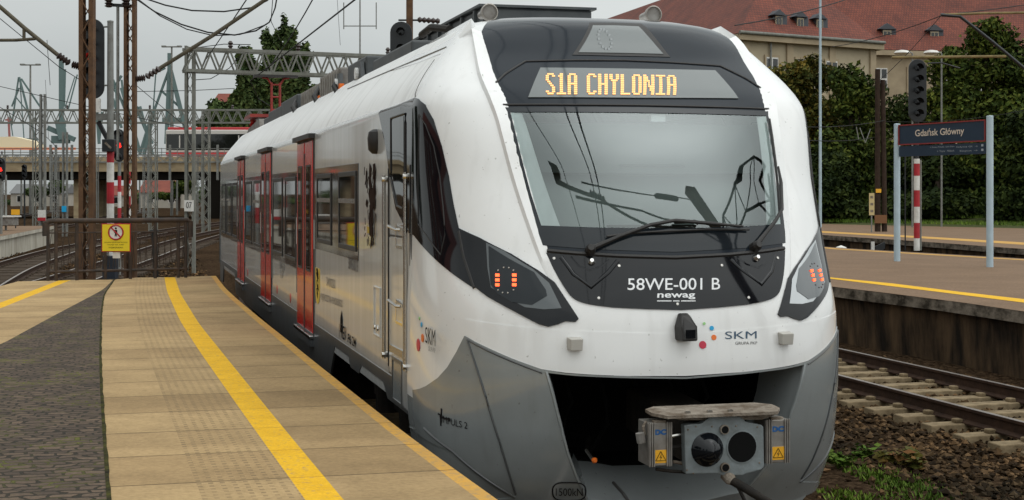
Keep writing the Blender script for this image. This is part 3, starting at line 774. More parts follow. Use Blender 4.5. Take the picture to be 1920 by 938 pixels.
for sg in (1, -1): line('rubber_joint', M['rubber'], TR, [(t * sg, z) for t, z in PP((862, 434), (871, 482), (890, 540))], .013, .004)
for sg in (1, -1): line('panel_seam', M['txtgrey'], TR, [(t * sg, z) for t, z in soft(PP((779, 182), (790, 150), (815, 112)))], .003, .001)
XF = 0.0
def su(px): return side(px, 363).y
def smir(o): return o
def rectm(mb, u0, u1, z0, z1, off, th):
    return mb.box((-1.42 - off + th / 2, (u0 + u1) / 2, (z0 + z1) / 2), (th, abs(u1 - u0), z1 - z0))
def rim(mb, u0, u1, z0, z1, off, wd, th):
    rectm(mb, u0, u1, z1 - wd, z1, off, th); rectm(mb, u0, u1, z0, z0 + wd, off, th)
    rectm(mb, u0, u0 + wd, z0 + wd, z1 - wd, off, th); rectm(mb, u1 - wd, u1, z0 + wd, z1 - wd, off, th); return mb
def window(u0, u1, z0, z1, zbar, parent):
    f = rim(MB(), u0, u1, z0, z1, .016, .045, .016).build('window_frame', M['rubber'], parent, bevel=.005)
    rectm(MB(), u0 + .04, u1 - .04, z0 + .04, z1 - .04, .009, .006).build('window_glass', M['tint'], f)
    if zbar: rectm(MB(), u0 + .03, u1 - .03, zbar - .02, zbar + .02, .018, .014).build('window_bar', M['steel'], f)
    return f
DW = 1.42; DC = [15.87, 20.42, 24.97]
def band(u0, u1, z0, z1, wins):
    b = rectm(MB(), u0, u1, z0, z1, .006, .012).build('window_band', M['band'], TR)
    for a, c, bar in wins: window(a, c, z0 + .07, z1 - .06, bar, b)
band(su(672.5), DC[0] - DW / 2 - .03, 1.758, 2.572, [(12.26, 13.30, 2.255), (13.80, 14.86, 2.255)])
band(DC[0] + DW / 2 + .03, DC[1] - DW / 2 - .03, 1.47, 2.572, [(16.76, 17.93, None), (18.26, 19.46, None)])
band(DC[1] + DW / 2 + .03, DC[2] - DW / 2 - .03, 1.47, 2.572, [(21.28, 22.44, 2.20), (22.80, 24.02, None)])
band(DC[2] + DW / 2 + .03, 30.4, 1.47, 2.572, [(25.85, 27.0, None), (27.35, 28.5, 2.2), (28.85, 30.0, 2.2)])
for uc in DC:
    u0, u1 = uc - DW / 2, uc + DW / 2
    d = rim(MB(), u0 - .02, u1 + .02, .84, 2.90, .012, .03, .03).build('passenger_door', M['rubber'], TR)
    tag(d, 'red double door with silver step')
    for a, b in ((u0 + .01, uc - .035), (uc + .035, u1 - .01)):
        lf = rectm(MB(), a, b, .87, 2.87, .018, .03).build('door_leaf', M['red'], d, bevel=.006)
        f = rim(MB(), a + .15, b - .13, 1.50, 2.62, .024, .02, .01).build('door_window_frame', M['rubber'], lf)
        rectm(MB(), a + .17, b - .15, 1.52, 2.60, .0215, .006).build('door_glass', M['tint'], lf)
    rectm(MB(), uc - .04, uc + .04, .87, 2.75, .022, .02).build('door_seal', M['rubber'], d)
    MB().box((-1.45, uc, 2.915), (.07, DW + .10, .05)).build('rain_gutter', M['rubber'], d)
    MB().box((-1.445, uc, .835), (.06, DW + .04, .035)).build('door_step', M['chrome'], d, bevel=.006)
    MB().box((-1.44, uc, .775), (.05, DW + .02, .07)).build('step_frame', M['darkgrey'], d)
    for a in (u0 - .09, u1 + .09):
        MB().box((-1.427, a, 1.30 + .35), (.012, .035, .9)).build('door_light_strip', M['txtgrey'], d)
        MB().box((-1.427, a, 1.9), (.014, .03, .30)).build('door_marker', M['txtwhite'], d)
# grey lower band and skirt
skirt = [(9.92, .985), (9.92, .80), (10.75, .80), (10.95, .90), (12.0, .905), (12.15, .82), (12.6, .82), (12.75, .90), (13.6, .90), (13.95, .55), (26.2, .55), (26.5, .90), (29.5, .90), (29.7, .55), (30.6, .55), (30.6, .975)]
for sg in (1, -1):
    MB().prism([(-1.4255 * sg, u, z) for u, z in skirt], (.02 * sg, 0, 0)).build('lower_skirt', M['darkgrey'], TR)
MB().prism([(-1.2, 10.0, .80), (1.2, 10.0, .80), (1.2, 30.4, .80), (-1.2, 30.4, .80)], (0, 0, .15)).build('underframe', M['dark'], TR)
for bc in (11.9, 28.0):
    bg_ = MB()
    for s in (-1, 1):
        bg_.box((s * 1.02, bc, .56), (.14, 3.0, .16)); bg_.box((s * 1.05, bc, .68), (.2, .8, .2))
        for du in (-1.0, 1.0): bg_.lathe((s * 1.12, bc + du * .55, .45), (0, 0, 1), [(0, .11), (.35, .11)], 14)
    bg_.box((0, bc, .6), (2.0, .5, .2))
    b_ = bg_.build('bogie', M['dark'], TR)
    for du in (-1.25, 1.25):
        mb = MB()
        for s in (-1, 1): mb.lathe((s * .75 - .07, bc + du, .43), (1, 0, 0), [(0, .46), (.03, .43), (.13, .42), (.14, .2)], 28)
        mb.tube((-.75, bc + du, .43), (.75, bc + du, .43), .08); mb.build('wheelset', M['dusty'], b_, smooth=SM)
for u in (15, 17, 19, 21.5, 23.5): MB().box((-.6, u, .55), (1.4, 1.5, .5)).build('underfloor_box', M['dark'], TR, bevel=.03)
# cab door
cdz0, cdz1 = .985, 2.9
cdoor = MB()
uL, uR = su(731.5), su(763)
cd_ = rim(MB(), uR - .03, uL + .03, 1.0, 2.02, .0045, .012, .006).build('cab_door', M['rubber'], TR)
rectm(MB(), uR, uL, 1.01, 2.0, .007, .01).build('door_panel', M['silver'], cd_)
for py0, py1 in ((421, 467), (562, 612)):
    pa, pb = side(747, py0), side(757, py1)
    u_0, u_1 = min(pa.y, pb.y), max(pa.y, pb.y); z_0, z_1 = min(pa.z, pb.z), max(pa.z, pb.z)
    h_ = rim(MB(), u_0 - .02, u_1 + .05, z_0, z_1, .012, .02, .012).build('handle_recess', M['chrome'], cd_)
    zz = z_1 - .035
    MB().path([(-1.44, u_0 + .02, zz), (-1.465, u_0 + .04, zz), (-1.465, u_1 + .16, zz + .02)], .011, 8).build('door_handle', M['steel'], cd_)
pa, pb = side(734, 648), side(759, 669)
MB().bar((-1.432, side(734, 652).y, side(734, 652).z), (-1.432, side(759, 668).y, side(759, 668).z + .01), .01, .05).build('kick_plate', M['steel'], cd_)
for px, y0, y1 in ((727.5, 329, 672), (768, 323, 696)):
    a, b = side(px, y0), side(px, y1)
    r_ = MB().path([(-1.45, a.y, a.z), (-1.45, b.y, b.z)], .015, 10).build('grab_rail', M['steel'], TR, smooth=SM)
    for z in (a.z - .03, b.z + .03): MB().lathe((-1.42, a.y, z), (-1, 0, 0), [(0, .024), (.03, .024), (.048, .018)], 10).build('rail_bracket', M['steel'], r_)
    MB().box((-1.424, a.y - .055, (a.z + b.z) / 2), (.012, .02, a.z - b.z + .1)).build('rail_seal', M['rubber'], r_)
us = su(773.4)
MB().box((-1.422, us, 1.45), (.012, .018, 1.3)).build('body_joint', M['rubber'], TR)
MB().box((-1.40, us, .70), (.05, .07, .30)).build('jack_bracket', M['dark'], TR)
# mirror camera
p = side(706, 267)
MB().lathe(p + Vector((-.0, 0, -.09)), (0, 0, 1), [(0, .035), (.03, .065), (.12, .072), (.17, .062), (.19, .03)], 14).build('side_camera', M['rubber'], TR, smooth=SM)
# step recess and frame below the cab door
for a, b, c, d_, m in ((739, 755, 703, 741, 'void'), ):
    p0, p1 = side(a, d_), side(b, c); rectm(MB(), min(p0.y, p1.y), max(p0.y, p1.y), .835, 1.12, .008, .01).build('step_recess', M['grey'], TR)
    rim(MB(), min(p0.y, p1.y) - .03, max(p0.y, p1.y) + .03, .815, 1.14, .014, .025, .02).build('step_frame', M['darkgrey'], TR)
p0, p1 = side(758, 730), side(769, 720)
rim(MB(), p1.y, p0.y, .83, 1.09, .009, .012, .01).build('data_plate', M['rubber'], TR)
# equipment cover
p0, p1 = side(702, 628), side(714, 562)
cvp = rim(MB(), p1.y, p0.y, 1.215, 1.60, .010, .014, .012).build('equipment_cover', M['silver'], TR, bevel=.003)
for f_ in (.3, .75): MB().lathe((-1.426, p1.y + (p0.y - p1.y) * f_, 1.28), (-1, 0, 0), [(0, .02), (.012, .018)], 10).build('cover_lock', M['steel'], cvp)
# red and yellow marks
for px, py in ((464.5, 511), (519.5, 543), (544.5, 559)):
    p = side(px, py); MB().lathe((-1.421, p.y, p.z), (-1, 0, 0), [(0, .055), (.004, .055)], 16).build('red_mark', M['red'], TR)
y0, y1 = side(595.5, 503), side(595.5, 570)
sh = [(-.5, 1), (.5, 1), (.5, .25), (.32, .06), (0, -.0), (-.32, .06), (-.5, .25)]
uu = (su(592.5) + su(599.5)) / 2; hw_ = .16; hh = side(596, 503).z - side(596, 570).z; zb_ = side(596, 570).z
cr_ = MB().prism([(-1.425, uu - a * hw_ * 2, zb_ + b * hh) for a, b in sh], (.004, 0, 0)).build('shield_emblem', mat('shield yellow', (.62, .42, .03), .4), TR)
random.seed(3)
mb = MB()
for k in range(7):
    z = zb_ + hh * (.15 + .11 * k); w_ = hw_ * (.2 + .5 * random.random()); o_ = random.uniform(-.05, .05)
    mb.prism([(-1.4262, uu - w_ + o_, z), (-1.4262, uu + w_ * .4 + o_, z + .02), (-1.4262, uu + w_ + o_, z + .06), (-1.4262, uu - w_ * .3 + o_, z + .07)], (.001, 0, 0))
mb.build('shield_beast', M['txtblack'], cr_)
# griffin: a rearing beast in brown
gr = [[(693, 304), (698, 312), (696, 335), (700, 352), (694, 360), (691, 345), (692, 325)], [(699, 306), (704, 304), (707, 320), (705, 345), (707, 365), (703, 378), (698, 362), (701, 340), (699, 325)],
      [(691, 352), (706, 350), (707, 378), (703, 392), (697, 395), (692, 378), (689, 362)], [(687, 318), (690, 322), (688, 345), (690, 356), (687, 352), (686, 335)],
      [(688, 372), (692, 378), (689, 384), (690, 392), (687, 386)], [(693, 384), (698, 380), (703, 388), (701, 398), (697, 418), (692, 418), (693, 402)], [(700, 370), (706, 372), (706, 388), (703, 398), (701, 388)],
      [(692, 398), (702, 394), (703, 418), (699, 430), (694, 434), (691, 420)], [(694, 426), (698, 424), (697, 444), (693, 440)], [(697, 428), (702, 424), (701, 444), (698, 462), (696, 468), (695, 460), (697, 448)], [(704, 395), (706.5, 400), (705, 420), (704.5, 440), (702.5, 452), (703.5, 425)]]
mb = MB()
rg_ = random.Random(5)
for px_, py_ in [(688 + 18 * rg_.random(), 306 + 150 * rg_.random()) for _ in range(34)]:
    a_, l_ = rg_.uniform(-.5, .5), rg_.uniform(6, 16); gr.append([(px_, py_), (px_ + .9, py_ + 1), (px_ + a_ * 4 + .6, py_ + l_), (px_ + a_ * 4 - .2, py_ + l_ - 2)])
for k, pl_ in enumerate(gr):
    cx_, cy_ = sum(q[0] for q in pl_) / len(pl_), sum(q[1] for q in pl_) / len(pl_)
    if k < 11: pl_ = [(cx_ + (x - cx_) * .70, cy_ + (y - cy_) * .93) for x, y in pl_]
    mb.prism([Vector((-1.4245 - .0004 * k, q.y, q.z)) for q in (side(x, y) for x, y in pl_)], (.002, 0, 0))
grf = mb.build('griffin_emblem', M['brown'], TR)
mb = MB().prism([Vector((-1.430, q.y, q.z)) for q in (side(x, y) for x, y in ((690, 424), (694, 426), (694, 438), (691, 437)))], (.002, 0, 0)).build('griffin_claw', mat('griffin gold', (.45, .30, .02), .4), grf)
side_write('unit_number', '58WE-001 B', M['txtgrey'], TR, (654, 504), (672, 511), .10, bold=.02)
side_write('owner_lettering', 'SAMORZĄD', M['txtgrey'], TR, (613, 540), (629, 547), .11)
side_write('owner_lettering', 'WOJEWÓDZTWA POMORSKIEGO', M['txtgrey'], TR, (601, 565), (643, 581), .10)
side_write('unit_number', '58WE-001', M['txtgrey'], TR, (525, 504), (535, 508), .09)
side_write('unit_number', '17', M['txtgrey'], TR, (527, 521), (532, 523), .10)
side_write('operator_lettering', 'SKM', M['txtblack'], TR, (799, 643), (818, 650), .105)
side_write('group_lettering', 'GRUPA PKP', M['txtgrey'], TR, (805, 658), (818, 662), .03)
for px, py, r, m in ((785, 647, .042, 'dotred'), (793, 634, .027, 'dotorange'), (791, 609, .016, 'dotblue'), (787, 597, .011, 'dotgreen')):
    t, z = P(px, py); MB().lathe(lift(t, z, .002), SN(t, z), [(0, r), (.003, r)], 18).build('emblem_dot', M[m], TR)
side_write('revision_lettering', '1 REV', M['txtblack'], TR, (637, 632), (650, 640), .12, bold=.01)
side_write('revision_lettering', 'P6 24', M['txtblack'], TR, (653, 642), (668, 652), .08, bold=.01)
mb = MB(); p = side(641, 624); mb.prism([(-1.4265, p.y + a, p.z + b) for a, b in ((-.06, 0), (-.06, .12), (0, .2), (.06, .12), (.06, 0), (.02, 0), (.02, .08), (-.02, .08), (-.02, 0))], (.002, 0, 0)); mb.build('depot_mark', M['txtblack'], TR)
front_write('type_lettering', 'IMPULS 2', M['txtblack'], grey, (831, 791), (879, 804), (831, 778), (879, 792), .0125, .0)
pz = [P(x, y) for x, y in ((824, 775), (829, 779), (827, 768), (831, 790), (833, 772), (845, 786))]
line('pulse_mark', M['txtblack'], grey, [P(824, 776), P(828, 778), P(829, 798), P(830, 766), P(831, 782), P(846, 787)], .006, .008)

# ---- roof equipment
def rbox(name, m, u0, u1, v0, v1, z1, z0=3.40, bev=.02, parent=None): return MB().box(((v0 + v1) / 2, (u0 + u1) / 2, (z0 + z1) / 2), (v1 - v0, u1 - u0, z1 - z0)).build(name, M[m], parent or TR, bevel=bev)
hump = MB(); prof = []
vs = []; fs = []
for i in range(9):
    for k in range(17):
        a = math.pi * k / 16; s_ = i / 8; vs.append(Vector((.10 + .72 * math.cos(a) * (1 - .18 * s_), 10.9 + 1.5 * s_ - .5 * math.sin(a) * (1 - s_) * .4, 3.55 + .17 * math.sin(a) ** .6 * math.sin(min(1, s_ * 2.2 + .12) * math.pi / 2))))
for i in range(8):
    for k in range(16): fs.append((i * 17 + k, i * 17 + k + 1, (i + 1) * 17 + k + 1, (i + 1) * 17 + k))
hump.add(vs, fs); hump.build('roof_hump', M['roofwhite'], TR, smooth=True)
bxm = rbox('air_conditioner', 'roofbox', 11.6, 14.4, -.50, .44, 3.84)
MB().box((-.03, 13.0, 3.85), (1.0, 2.86, .02)).build('lid', M['roofbox'], bxm)
for k in range(6): MB().box((-.51, 11.8 + .48 * k, 3.66), (.03, .04, .34)).build('lid_rib', M['roofbox'], bxm)
rbox('inverter_box', 'roofbox', 12.3, 14.3, -.95, -.55, 3.63); rbox('inverter_box', 'roofbox', 14.75, 16.0, -.95, .8, 3.72)
for u in (14.7, 16.2):
    bk_ = MB().prism([(-1.0, u, 3.40), (-1.0, u + .5, 3.40), (-1.0, u + .45, 3.68), (-1.0, u + .1, 3.66)], (.04, 0, 0)).build('lifting_bracket', M['roofbox'], TR)
    MB().lathe((-1.02, u + .25, 3.55), (1, 0, 0), [(-.01, .06), (.07, .06)], 12).build('lifting_eye', M['roofwhite'], bk_)
gbx = rbox('resistor_box', 'roofgrey', 16.4, 18.0, -.98, .8, 3.74)
for k in range(8): MB().box((-.99, 16.5 + .2 * k, 3.6), (.03, .05, .26)).build('cooling_fin', M['alu'], gbx)
gb2 = rbox('resistor_box', 'roofgrey', 18.2, 20.4, -.94, .8, 3.72)
for k in range(10): MB().box((-.95, 18.3 + .22 * k, 3.58), (.03, .05, .24)).build('cooling_fin', M['alu'], gb2)
for u in (16.3, 18.1, 20.5): MB().path([(-1.0, u, 3.40), (-1.04, u + .1, 3.52), (-.95, u + .35, 3.64), (-.8, u + .5, 3.70)], .035, 8).build('roof_cable', M['rubber'], TR, smooth=SM)
for u in (16.25, 18.3): MB().box((-.985, u, 3.48), (.05, .10, .12)).build('earth_clamp', M['dotorange'], TR)
rbox('converter_box', 'roofbox', 20.7, 22.8, -.98, .8, 3.72); rbox('converter_box', 'roofbox', 23.1, 25.2, -.95, .8, 3.70); rbox('compressor_box', 'roofbox', 25.4, 26.6, -.9, .8, 3.66)
MB().prism([(-.95, 26.8, 3.40), (-.95, 30.3, 3.40), (-.95, 29.4, 3.60), (-.95, 27.0, 3.68)], (1.7, 0, 0)).build('roof_cowl', M['roofgrey'], TR)
for x, y, u in ((918, 23, 10.75), (1226, 27, 10.55)):
    c = on_y(x, y, u); hn = MB().lathe(c, (0.06, -1, 0), [(-.22, .03), (-.10, .04), (-.04, .062), (0, .068), (.004, .060), (-.02, .05)], 18).build('horn', M['alu'], TR, smooth=SM)
    MB().lathe(c, (0.06, -1, 0), [(-.016, .055), (-.012, .055)], 18).build('horn_mouth', M['roofgrey'], hn)
    MB().tube(c + Vector((0, .12, -.03)), c + Vector((0, .14, -.16)), .02).build('horn_stand', M['dark'], hn)
MB().path([(-.90, 11.0, 3.58), (-.92, 11.6, 3.66), (-.92, 12.0, 3.64)], .03, 8).build('roof_pipe', M['dark'], TR, smooth=SM)
# pantograph
pc = at(517, 205, 28.6); pu = pc.y; pv = pc.x
pan = MB().box((pv, pu, 3.80), (1.1, 1.4, .06)).build('pantograph', mat('pantograph red', (.30, .03, .02), .5, c2=(.20, .02, .015), nscale=6), TR)
pr_ = pan.data.materials[0]
for s in (-1, 1):
    MB().tube((pv + s * .08, pu, 3.66), (pv + s * .08, pu, 4.48), .025).build('pantograph_arm', pr_, pan)
    MB().path([(pv + s * .08, pu, 4.44), (pv + s * .16, pu, 4.56), (pv + s * .26, pu, 4.58)], .022, 8).build('pantograph_horn', pr_, pan)
for z in (3.95, 4.2, 4.44): MB().tube((pv - .09, pu, z), (pv + .09, pu, z), .018).build('cross_tube', pr_, pan)
MB().box((pv, pu, 4.60), (.85, .22, .04)).build('contact_strip', M['rubber'], pan)
for s in (-.4, .4): MB().lathe((pv + s, pu + .4, 3.55), (0, 0, 1), [(0, .05), (.05, .08), (.08, .05), (.13, .08), (.16, .05), (.22, .06)], 10).build('insulator', M['red'], pan)
# ------------------------------------------------------------------ ground, platforms, tracks
ZP, ZR = .86, .71
def uvmat(name, kind):
    m = bpy.data.materials.new(name); m.use_nodes = True; t = m.node_tree; b = t.nodes['Principled BSDF']; N = t.nodes.new; Lk = t.links.new
    uv = N('ShaderNodeUVMap'); uv.uv_map = 'UV'
    def noise(sc, det=8, src=None):
        n = N('ShaderNodeTexNoise'); n.inputs['Scale'].default_value = sc; n.inputs['Detail'].default_value = det; n.inputs['Roughness'].default_value = .65
        Lk((src or uv).outputs[0], n.inputs['Vector']); return n.outputs['Fac']
    def ramp(f, a, ca, z, cz):
        r = N('ShaderNodeValToRGB'); r.color_ramp.elements[0].position = a; r.color_ramp.elements[1].position = z
        r.color_ramp.elements[0].color = (*ca, 1); r.color_ramp.elements[1].color = (*cz, 1); Lk(f, r.inputs[0]); return r.outputs[0]
    def mixc(f, a, c, mode='MIX'):
        x = N('ShaderNodeMix'); x.data_type = 'RGBA'; x.blend_type = mode
        if isinstance(f, float): x.inputs[0].default_value = f
        else: Lk(f, x.inputs[0])
        for s, q in ((6, a), (7, c)):
            if isinstance(q, tuple): x.inputs[s].default_value = (*q, 1)
            else: Lk(q, x.inputs[s])
        return x.outputs[2]
    def brick(w, h, mort, off, c1, c2, cm, src=None):
        k = N('ShaderNodeTexBrick'); k.inputs['Scale'].default_value = 1; k.inputs['Brick Width'].default_value = w; k.inputs['Row Height'].default_value = h
        k.inputs['Mortar Size'].default_value = mort; k.inputs['Mortar Smooth'].default_value = .3; k.offset = off; k.squash = 1
        k.inputs['Color1'].default_value = (*c1, 1); k.inputs['Color2'].default_value = (*c2, 1); k.inputs['Mortar'].default_value = (*cm, 1)
        Lk((src or uv).outputs[0], k.inputs['Vector']); return k
    def bump(h, s, d, prev=None):
        p = N('ShaderNodeBump'); p.inputs['Strength'].default_value = s; p.inputs['Distance'].default_value = d; Lk(h, p.inputs['Height'])
        if prev: Lk(prev, p.inputs['Normal'])
        return p.outputs[0]
    b.inputs['Roughness'].default_value = .85; b.inputs['Specular IOR Level'].default_value = .25
    if kind in ('slab', 'tactile', 'slab_shade'):
        A, B_ = ((.48, .335, .165), (.37, .25, .12)) if kind != 'slab_shade' else ((.42, .29, .142), (.32, .215, .103))  # edge slabs are a darker copy: the train's shade put into the colour
        k = brick(60, .83, .008, 0, A, B_, (.10, .065, .03))
        c = mixc(.85, k.outputs['Color'], ramp(noise(1.4), .3, (.60, .58, .56), .72, (1.12, 1.12, 1.12)), 'MULTIPLY')
        c = mixc(.6, c, ramp(noise(30), .36, (.72, .70, .68), .62, (1.1, 1.1, 1.1)), 'MULTIPLY')
        c = mixc(ramp(noise(13, 4), .655, (0, 0, 0), .74, (.7, .7, .7)), c, (.11, .08, .05))
        nb = bump(noise(70), .18, .01); nb = bump(k.outputs['Fac'], -.6 if False else .5, -.01, nb)
        if kind == 'tactile':
            sx = N('ShaderNodeSeparateXYZ'); Lk(uv.outputs[0], sx.inputs[0])
            def fr(o, per, lim):
                d = N('ShaderNodeMath'); d.operation = 'DIVIDE'; Lk(o, d.inputs[0]); d.inputs[1].default_value = per
                f = N('ShaderNodeMath'); f.operation = 'FRACT'; Lk(d.outputs[0], f.inputs[0])
                g = N('ShaderNodeMath'); g.operation = 'LESS_THAN'; Lk(f.outputs[0], g.inputs[0]); g.inputs[1].default_value = lim; return g.outputs[0]
            q = N('ShaderNodeMath'); q.operation = 'MULTIPLY'; Lk(fr(sx.outputs[0], .0575, .42), q.inputs[0]); Lk(fr(sx.outputs[1], .075, .42), q.inputs[1])
            q2 = N('ShaderNodeMath'); q2.operation = 'MULTIPLY'; Lk(q.outputs[0], q2.inputs[0]); Lk(ramp(noise(3), .35, (.35, .35, .35), .65, (1, 1, 1)), q2.inputs[1])
            c = mixc(q2.outputs[0], c, mixc(.55, c, (.10, .07, .04)))
            nb = bump(q.outputs[0], .6, -.012, nb)
    elif kind == 'cobble':
        mpn = N('ShaderNodeMapping'); Lk(uv.outputs[0], mpn.inputs[0])
        wv = N('ShaderNodeTexNoise'); wv.inputs['Scale'].default_value = 5.0; Lk(uv.outputs[0], wv.inputs['Vector'])
        dv = N('ShaderNodeVectorMath'); dv.operation = 'MULTIPLY_ADD'; Lk(wv.outputs['Color'], dv.inputs[0]); dv.inputs[1].default_value = (.20, .13, 0); Lk(uv.outputs[0], dv.inputs[2])
        k = brick(.115, .085, .011, .5, (.128, .088, .060), (.066, .046, .033), (.026, .020, .012), dv)
        c = mixc(.85, k.outputs['Color'], ramp(noise(1.1), .3, (.72, .72, .72), .7, (1.2, 1.18, 1.15)), 'MULTIPLY')
        c = mixc(.7, c, ramp(noise(45), .36, (.6, .6, .6), .64, (1.25, 1.25, 1.25)), 'MULTIPLY')
        ms = N('ShaderNodeMath'); ms.operation = 'MULTIPLY'; Lk(k.outputs['Fac'], ms.inputs[0]); Lk(ramp(noise(2.3, 5), .50, (0, 0, 0), .64, (.9, .9, .9)), ms.inputs[1])
        c = mixc(ms.outputs[0], c, (.115, .115, .012))
        c = mixc(ramp(noise(7.0, 8), .62, (0, 0, 0), .72, (.5, .5, .5)), c, (.12, .105, .022))
        nb = bump(k.outputs['Fac'], .9, -.02); nb = bump(noise(60), .3, .01, nb)
    elif kind == 'line':
        c = ramp(noise(5), .3, (.66, .36, .008), .7, (.80, .46, .014))
        c = mixc(ramp(noise(24, 10), .555, (0, 0, 0), .66, (.85, .85, .85)), c, (.40, .26, .10)); nb = bump(noise(60), .3, .01)
        c = mixc(.5, c, ramp(noise(50), .4, (.8, .78, .7), .6, (1.1, 1.1, 1.1)), 'MULTIPLY')
        k2 = brick(60, .83, .006, 0, (1, 1, 1), (.95, .95, .95), (.45, .36, .2)); c = mixc(.8, c, k2.outputs['Color'], 'MULTIPLY')
    elif kind == 'edge':
        c = ramp(noise(4), .35, (.60, .32, .05), .65, (.48, .27, .075)); c = mixc(ramp(noise(22, 9), .50, (0, 0, 0), .62, (.8, .8, .8)), c, (.34, .23, .11)); nb = bump(noise(60), .3, .01)
        k2 = brick(60, .83, .008, 0, (1, 1, 1), (.92, .92, .92), (.3, .25, .2)); c = mixc(1.0, c, k2.outputs['Color'], 'MULTIPLY')
    elif kind == 'asphalt':
        c = ramp(noise(.8), .3, (.15, .092, .052), .7, (.205, .128, .076)); c = mixc(.8, c, ramp(noise(22, 10), .36, (.6, .6, .6), .66, (1.3, 1.3, 1.3)), 'MULTIPLY')
        c = mixc(ramp(noise(3.1, 3), .66, (0, 0, 0), .72, (.6, .6, .6)), c, (.07, .055, .04)); nb = bump(noise(70), .4, .01)
    Lk(c, b.inputs['Base Color']); Lk(nb, b.inputs['Normal']); return m

def polyline_x(pts):                                             # X as a function of Y through world points
    pts = sorted([(p.y, p.x) for p in pts])
    def f(y):
        if y <= pts[0][0]: a, b = pts[0], pts[1]
        elif y >= pts[-1][0]: a, b = pts[-2], pts[-1]
        else:
            i = 0
            while y > pts[i + 1][0]: i += 1
            a, b = pts[i], pts[i + 1]
        return a[1] + (b[1] - a[1]) * (y - a[0]) / (b[0] - a[0])
    return f, pts[0][0], pts[-1][0]
def smooth_f(f, w=.9):
    return lambda y: sum(f(y + w * k / 3) * c for k, c in ((-3, .08), (-2, .14), (-1, .18), (0, .2), (1, .18), (2, .14), (3, .08)))
def strip(name, m, fa, fb, ya0, ya1, yb0, yb1, z, n=70, kind='structure', drop=None, mid=4, sref=None):
    vs = []; fs = []; uvs = []; s = 0; pr = None
    for i in range(n + 1):
        r = i / n; yr = sref[1] if sref else None; ya = ya0 + (ya1 - ya0) * r if yr is None else ya0 + (yr - ya0) * r + (ya1 - yr) * r ** 8; yb = yb0 + (yb1 - yb0) * r if yr is None else yb0 + (yr - yb0) * r + (yb1 - yr) * r ** 8
        a = Vector((fa(ya), ya, z)); b = Vector((fb(yb), yb, z))
        q_ = b if sref is None else Vector((sref[0](YB + (sref[1] - YB) * r), YB + (sref[1] - YB) * r, z))
        if pr is not None: s += (q_ - pr).length
        pr = q_; w_ = (b - a).length
        for j in range(mid + 1):
            t = j / mid; vs.append(a.lerp(b, t)); uvs.append((-w_ * (1 - t) - 20, s))
    k = mid + 1
    for i in range(n):
        for j in range(mid): fs.append((i * k + j, i * k + j + 1, (i + 1) * k + j + 1, (i + 1) * k + j))
    me = bpy.data.meshes.new(name); me.from_pydata([tuple(v) for v in vs], [], fs); me.update()
    ul = me.uv_layers.new(name='UV')
    for l in me.loops: ul.data[l.index].uv = uvs[l.vertex_index]
    o = link(name, me, m); o['kind'] = kind; return o
gp = lambda z, *pts: [ground(x, y, z) for x, y in pts]
E = {}
E['e0'] = gp(ZP, (33, 528), (0, 537))
E['e1'] = gp(ZP, (110, 526.2), (0, 568)); E['e2'] = gp(ZP, (133, 525.2), (0, 578.5))
E['e3'] = gp(ZP, (212, 524.6), (194, 543), (89.6, 598), (0, 647))
E['e4'] = gp(ZP, (215, 524.4), (195, 553), (190, 589), (188.5, 660), (190, 719), (196, 816), (205, 938))
E['e5'] = gp(ZP, (308, 520), (313, 547), (337, 601), (373, 657.6), (396, 690), (454, 773), (519, 863), (573, 938))
E['e6'] = gp(ZP, (328, 520), (338, 550), (373, 607), (415, 659), (504, 769), (576, 856), (645, 938))
E['e8'] = gp(ZP, (404.7, 517.4), (423, 541), (447, 563), (470, 582), (494, 602), (541, 639), (564, 658), (653, 729), (747, 803), (798, 841), (934, 938))
FX = {}; YE = {}
for k, v in E.items():
    f, lo, hi = polyline_x(v); FX[k] = smooth_f(f) if k not in ('e0', 'e1', 'e2') else f; YE[k] = hi
FX['e7'] = lambda y: FX['e8'](y) - .085; YE['e7'] = YE['e8']
FX['e45'] = lambda y: FX['e5'](y) - .47; YE['e45'] = YE['e5']
YB = -14.0
FX['e9'] = FX['e8']
def clampf(k): return FX[k]
PS = uvmat('platform slabs', 'slab'); PS2 = uvmat('shaded edge slabs', 'slab_shade'); PT = uvmat('tactile slabs', 'tactile'); PC = uvmat('cobbles', 'cobble'); PL = uvmat('yellow line paint', 'line'); PE = uvmat('edge strip paint', 'edge'); PA = uvmat('worn asphalt', 'asphalt')
def pst(name, m, a, b, dz=0.0): return strip(name, m, FX[a], FX[b], YB, YE[a], YB, YE[b], ZP + dz, sref=(FX['e5'], YE['e5']))
# the left lines meet behind the camera: keep them fanning out
for k, dx in (('e0', 0), ('e1', .0), ('e2', .0), ('e3', 0)):
    pass
def fan(fl, fr, gap):                                              # never let two lines cross
    return lambda y: min(fl(y), fr(y) - gap)
FX['e3'] = fan(FX['e3'], FX['e4'], .02)
ylim = ground(0, 647, ZP).y
x3 = FX['e3']
FX['e3'] = (lambda f, y0: (lambda y: f(y) if y > y0 else f(y0) - (y0 - y) * .22))(x3, ylim)
for k, g in (('e2', 1.6), ('e1', 1.75), ('e0', 2.6)):
    y0 = min(p.y for p in E[k]); FX[k] = (lambda f, y0: (lambda y: f(y) if y > y0 else f(y0) - (y0 - y) * .22))(FX[k], y0)
pst('platform_slabs', PS, 'e0', 'e1'); pst('platform_line', PL, 'e1', 'e2'); pst('platform_slabs', PS, 'e2', 'e3')
pst('platform_cobbles', PC, 'e3', 'e4'); pst('platform_slabs', PS, 'e4', 'e45'); pst('platform_tactile', PT, 'e45', 'e5')
FX['e4b'] = lambda y: FX['e4'](y) + .010 + .004 * math.sin(y * 9.1) * math.sin(y * 3.7 + 1); YE['e4b'] = YE['e4']
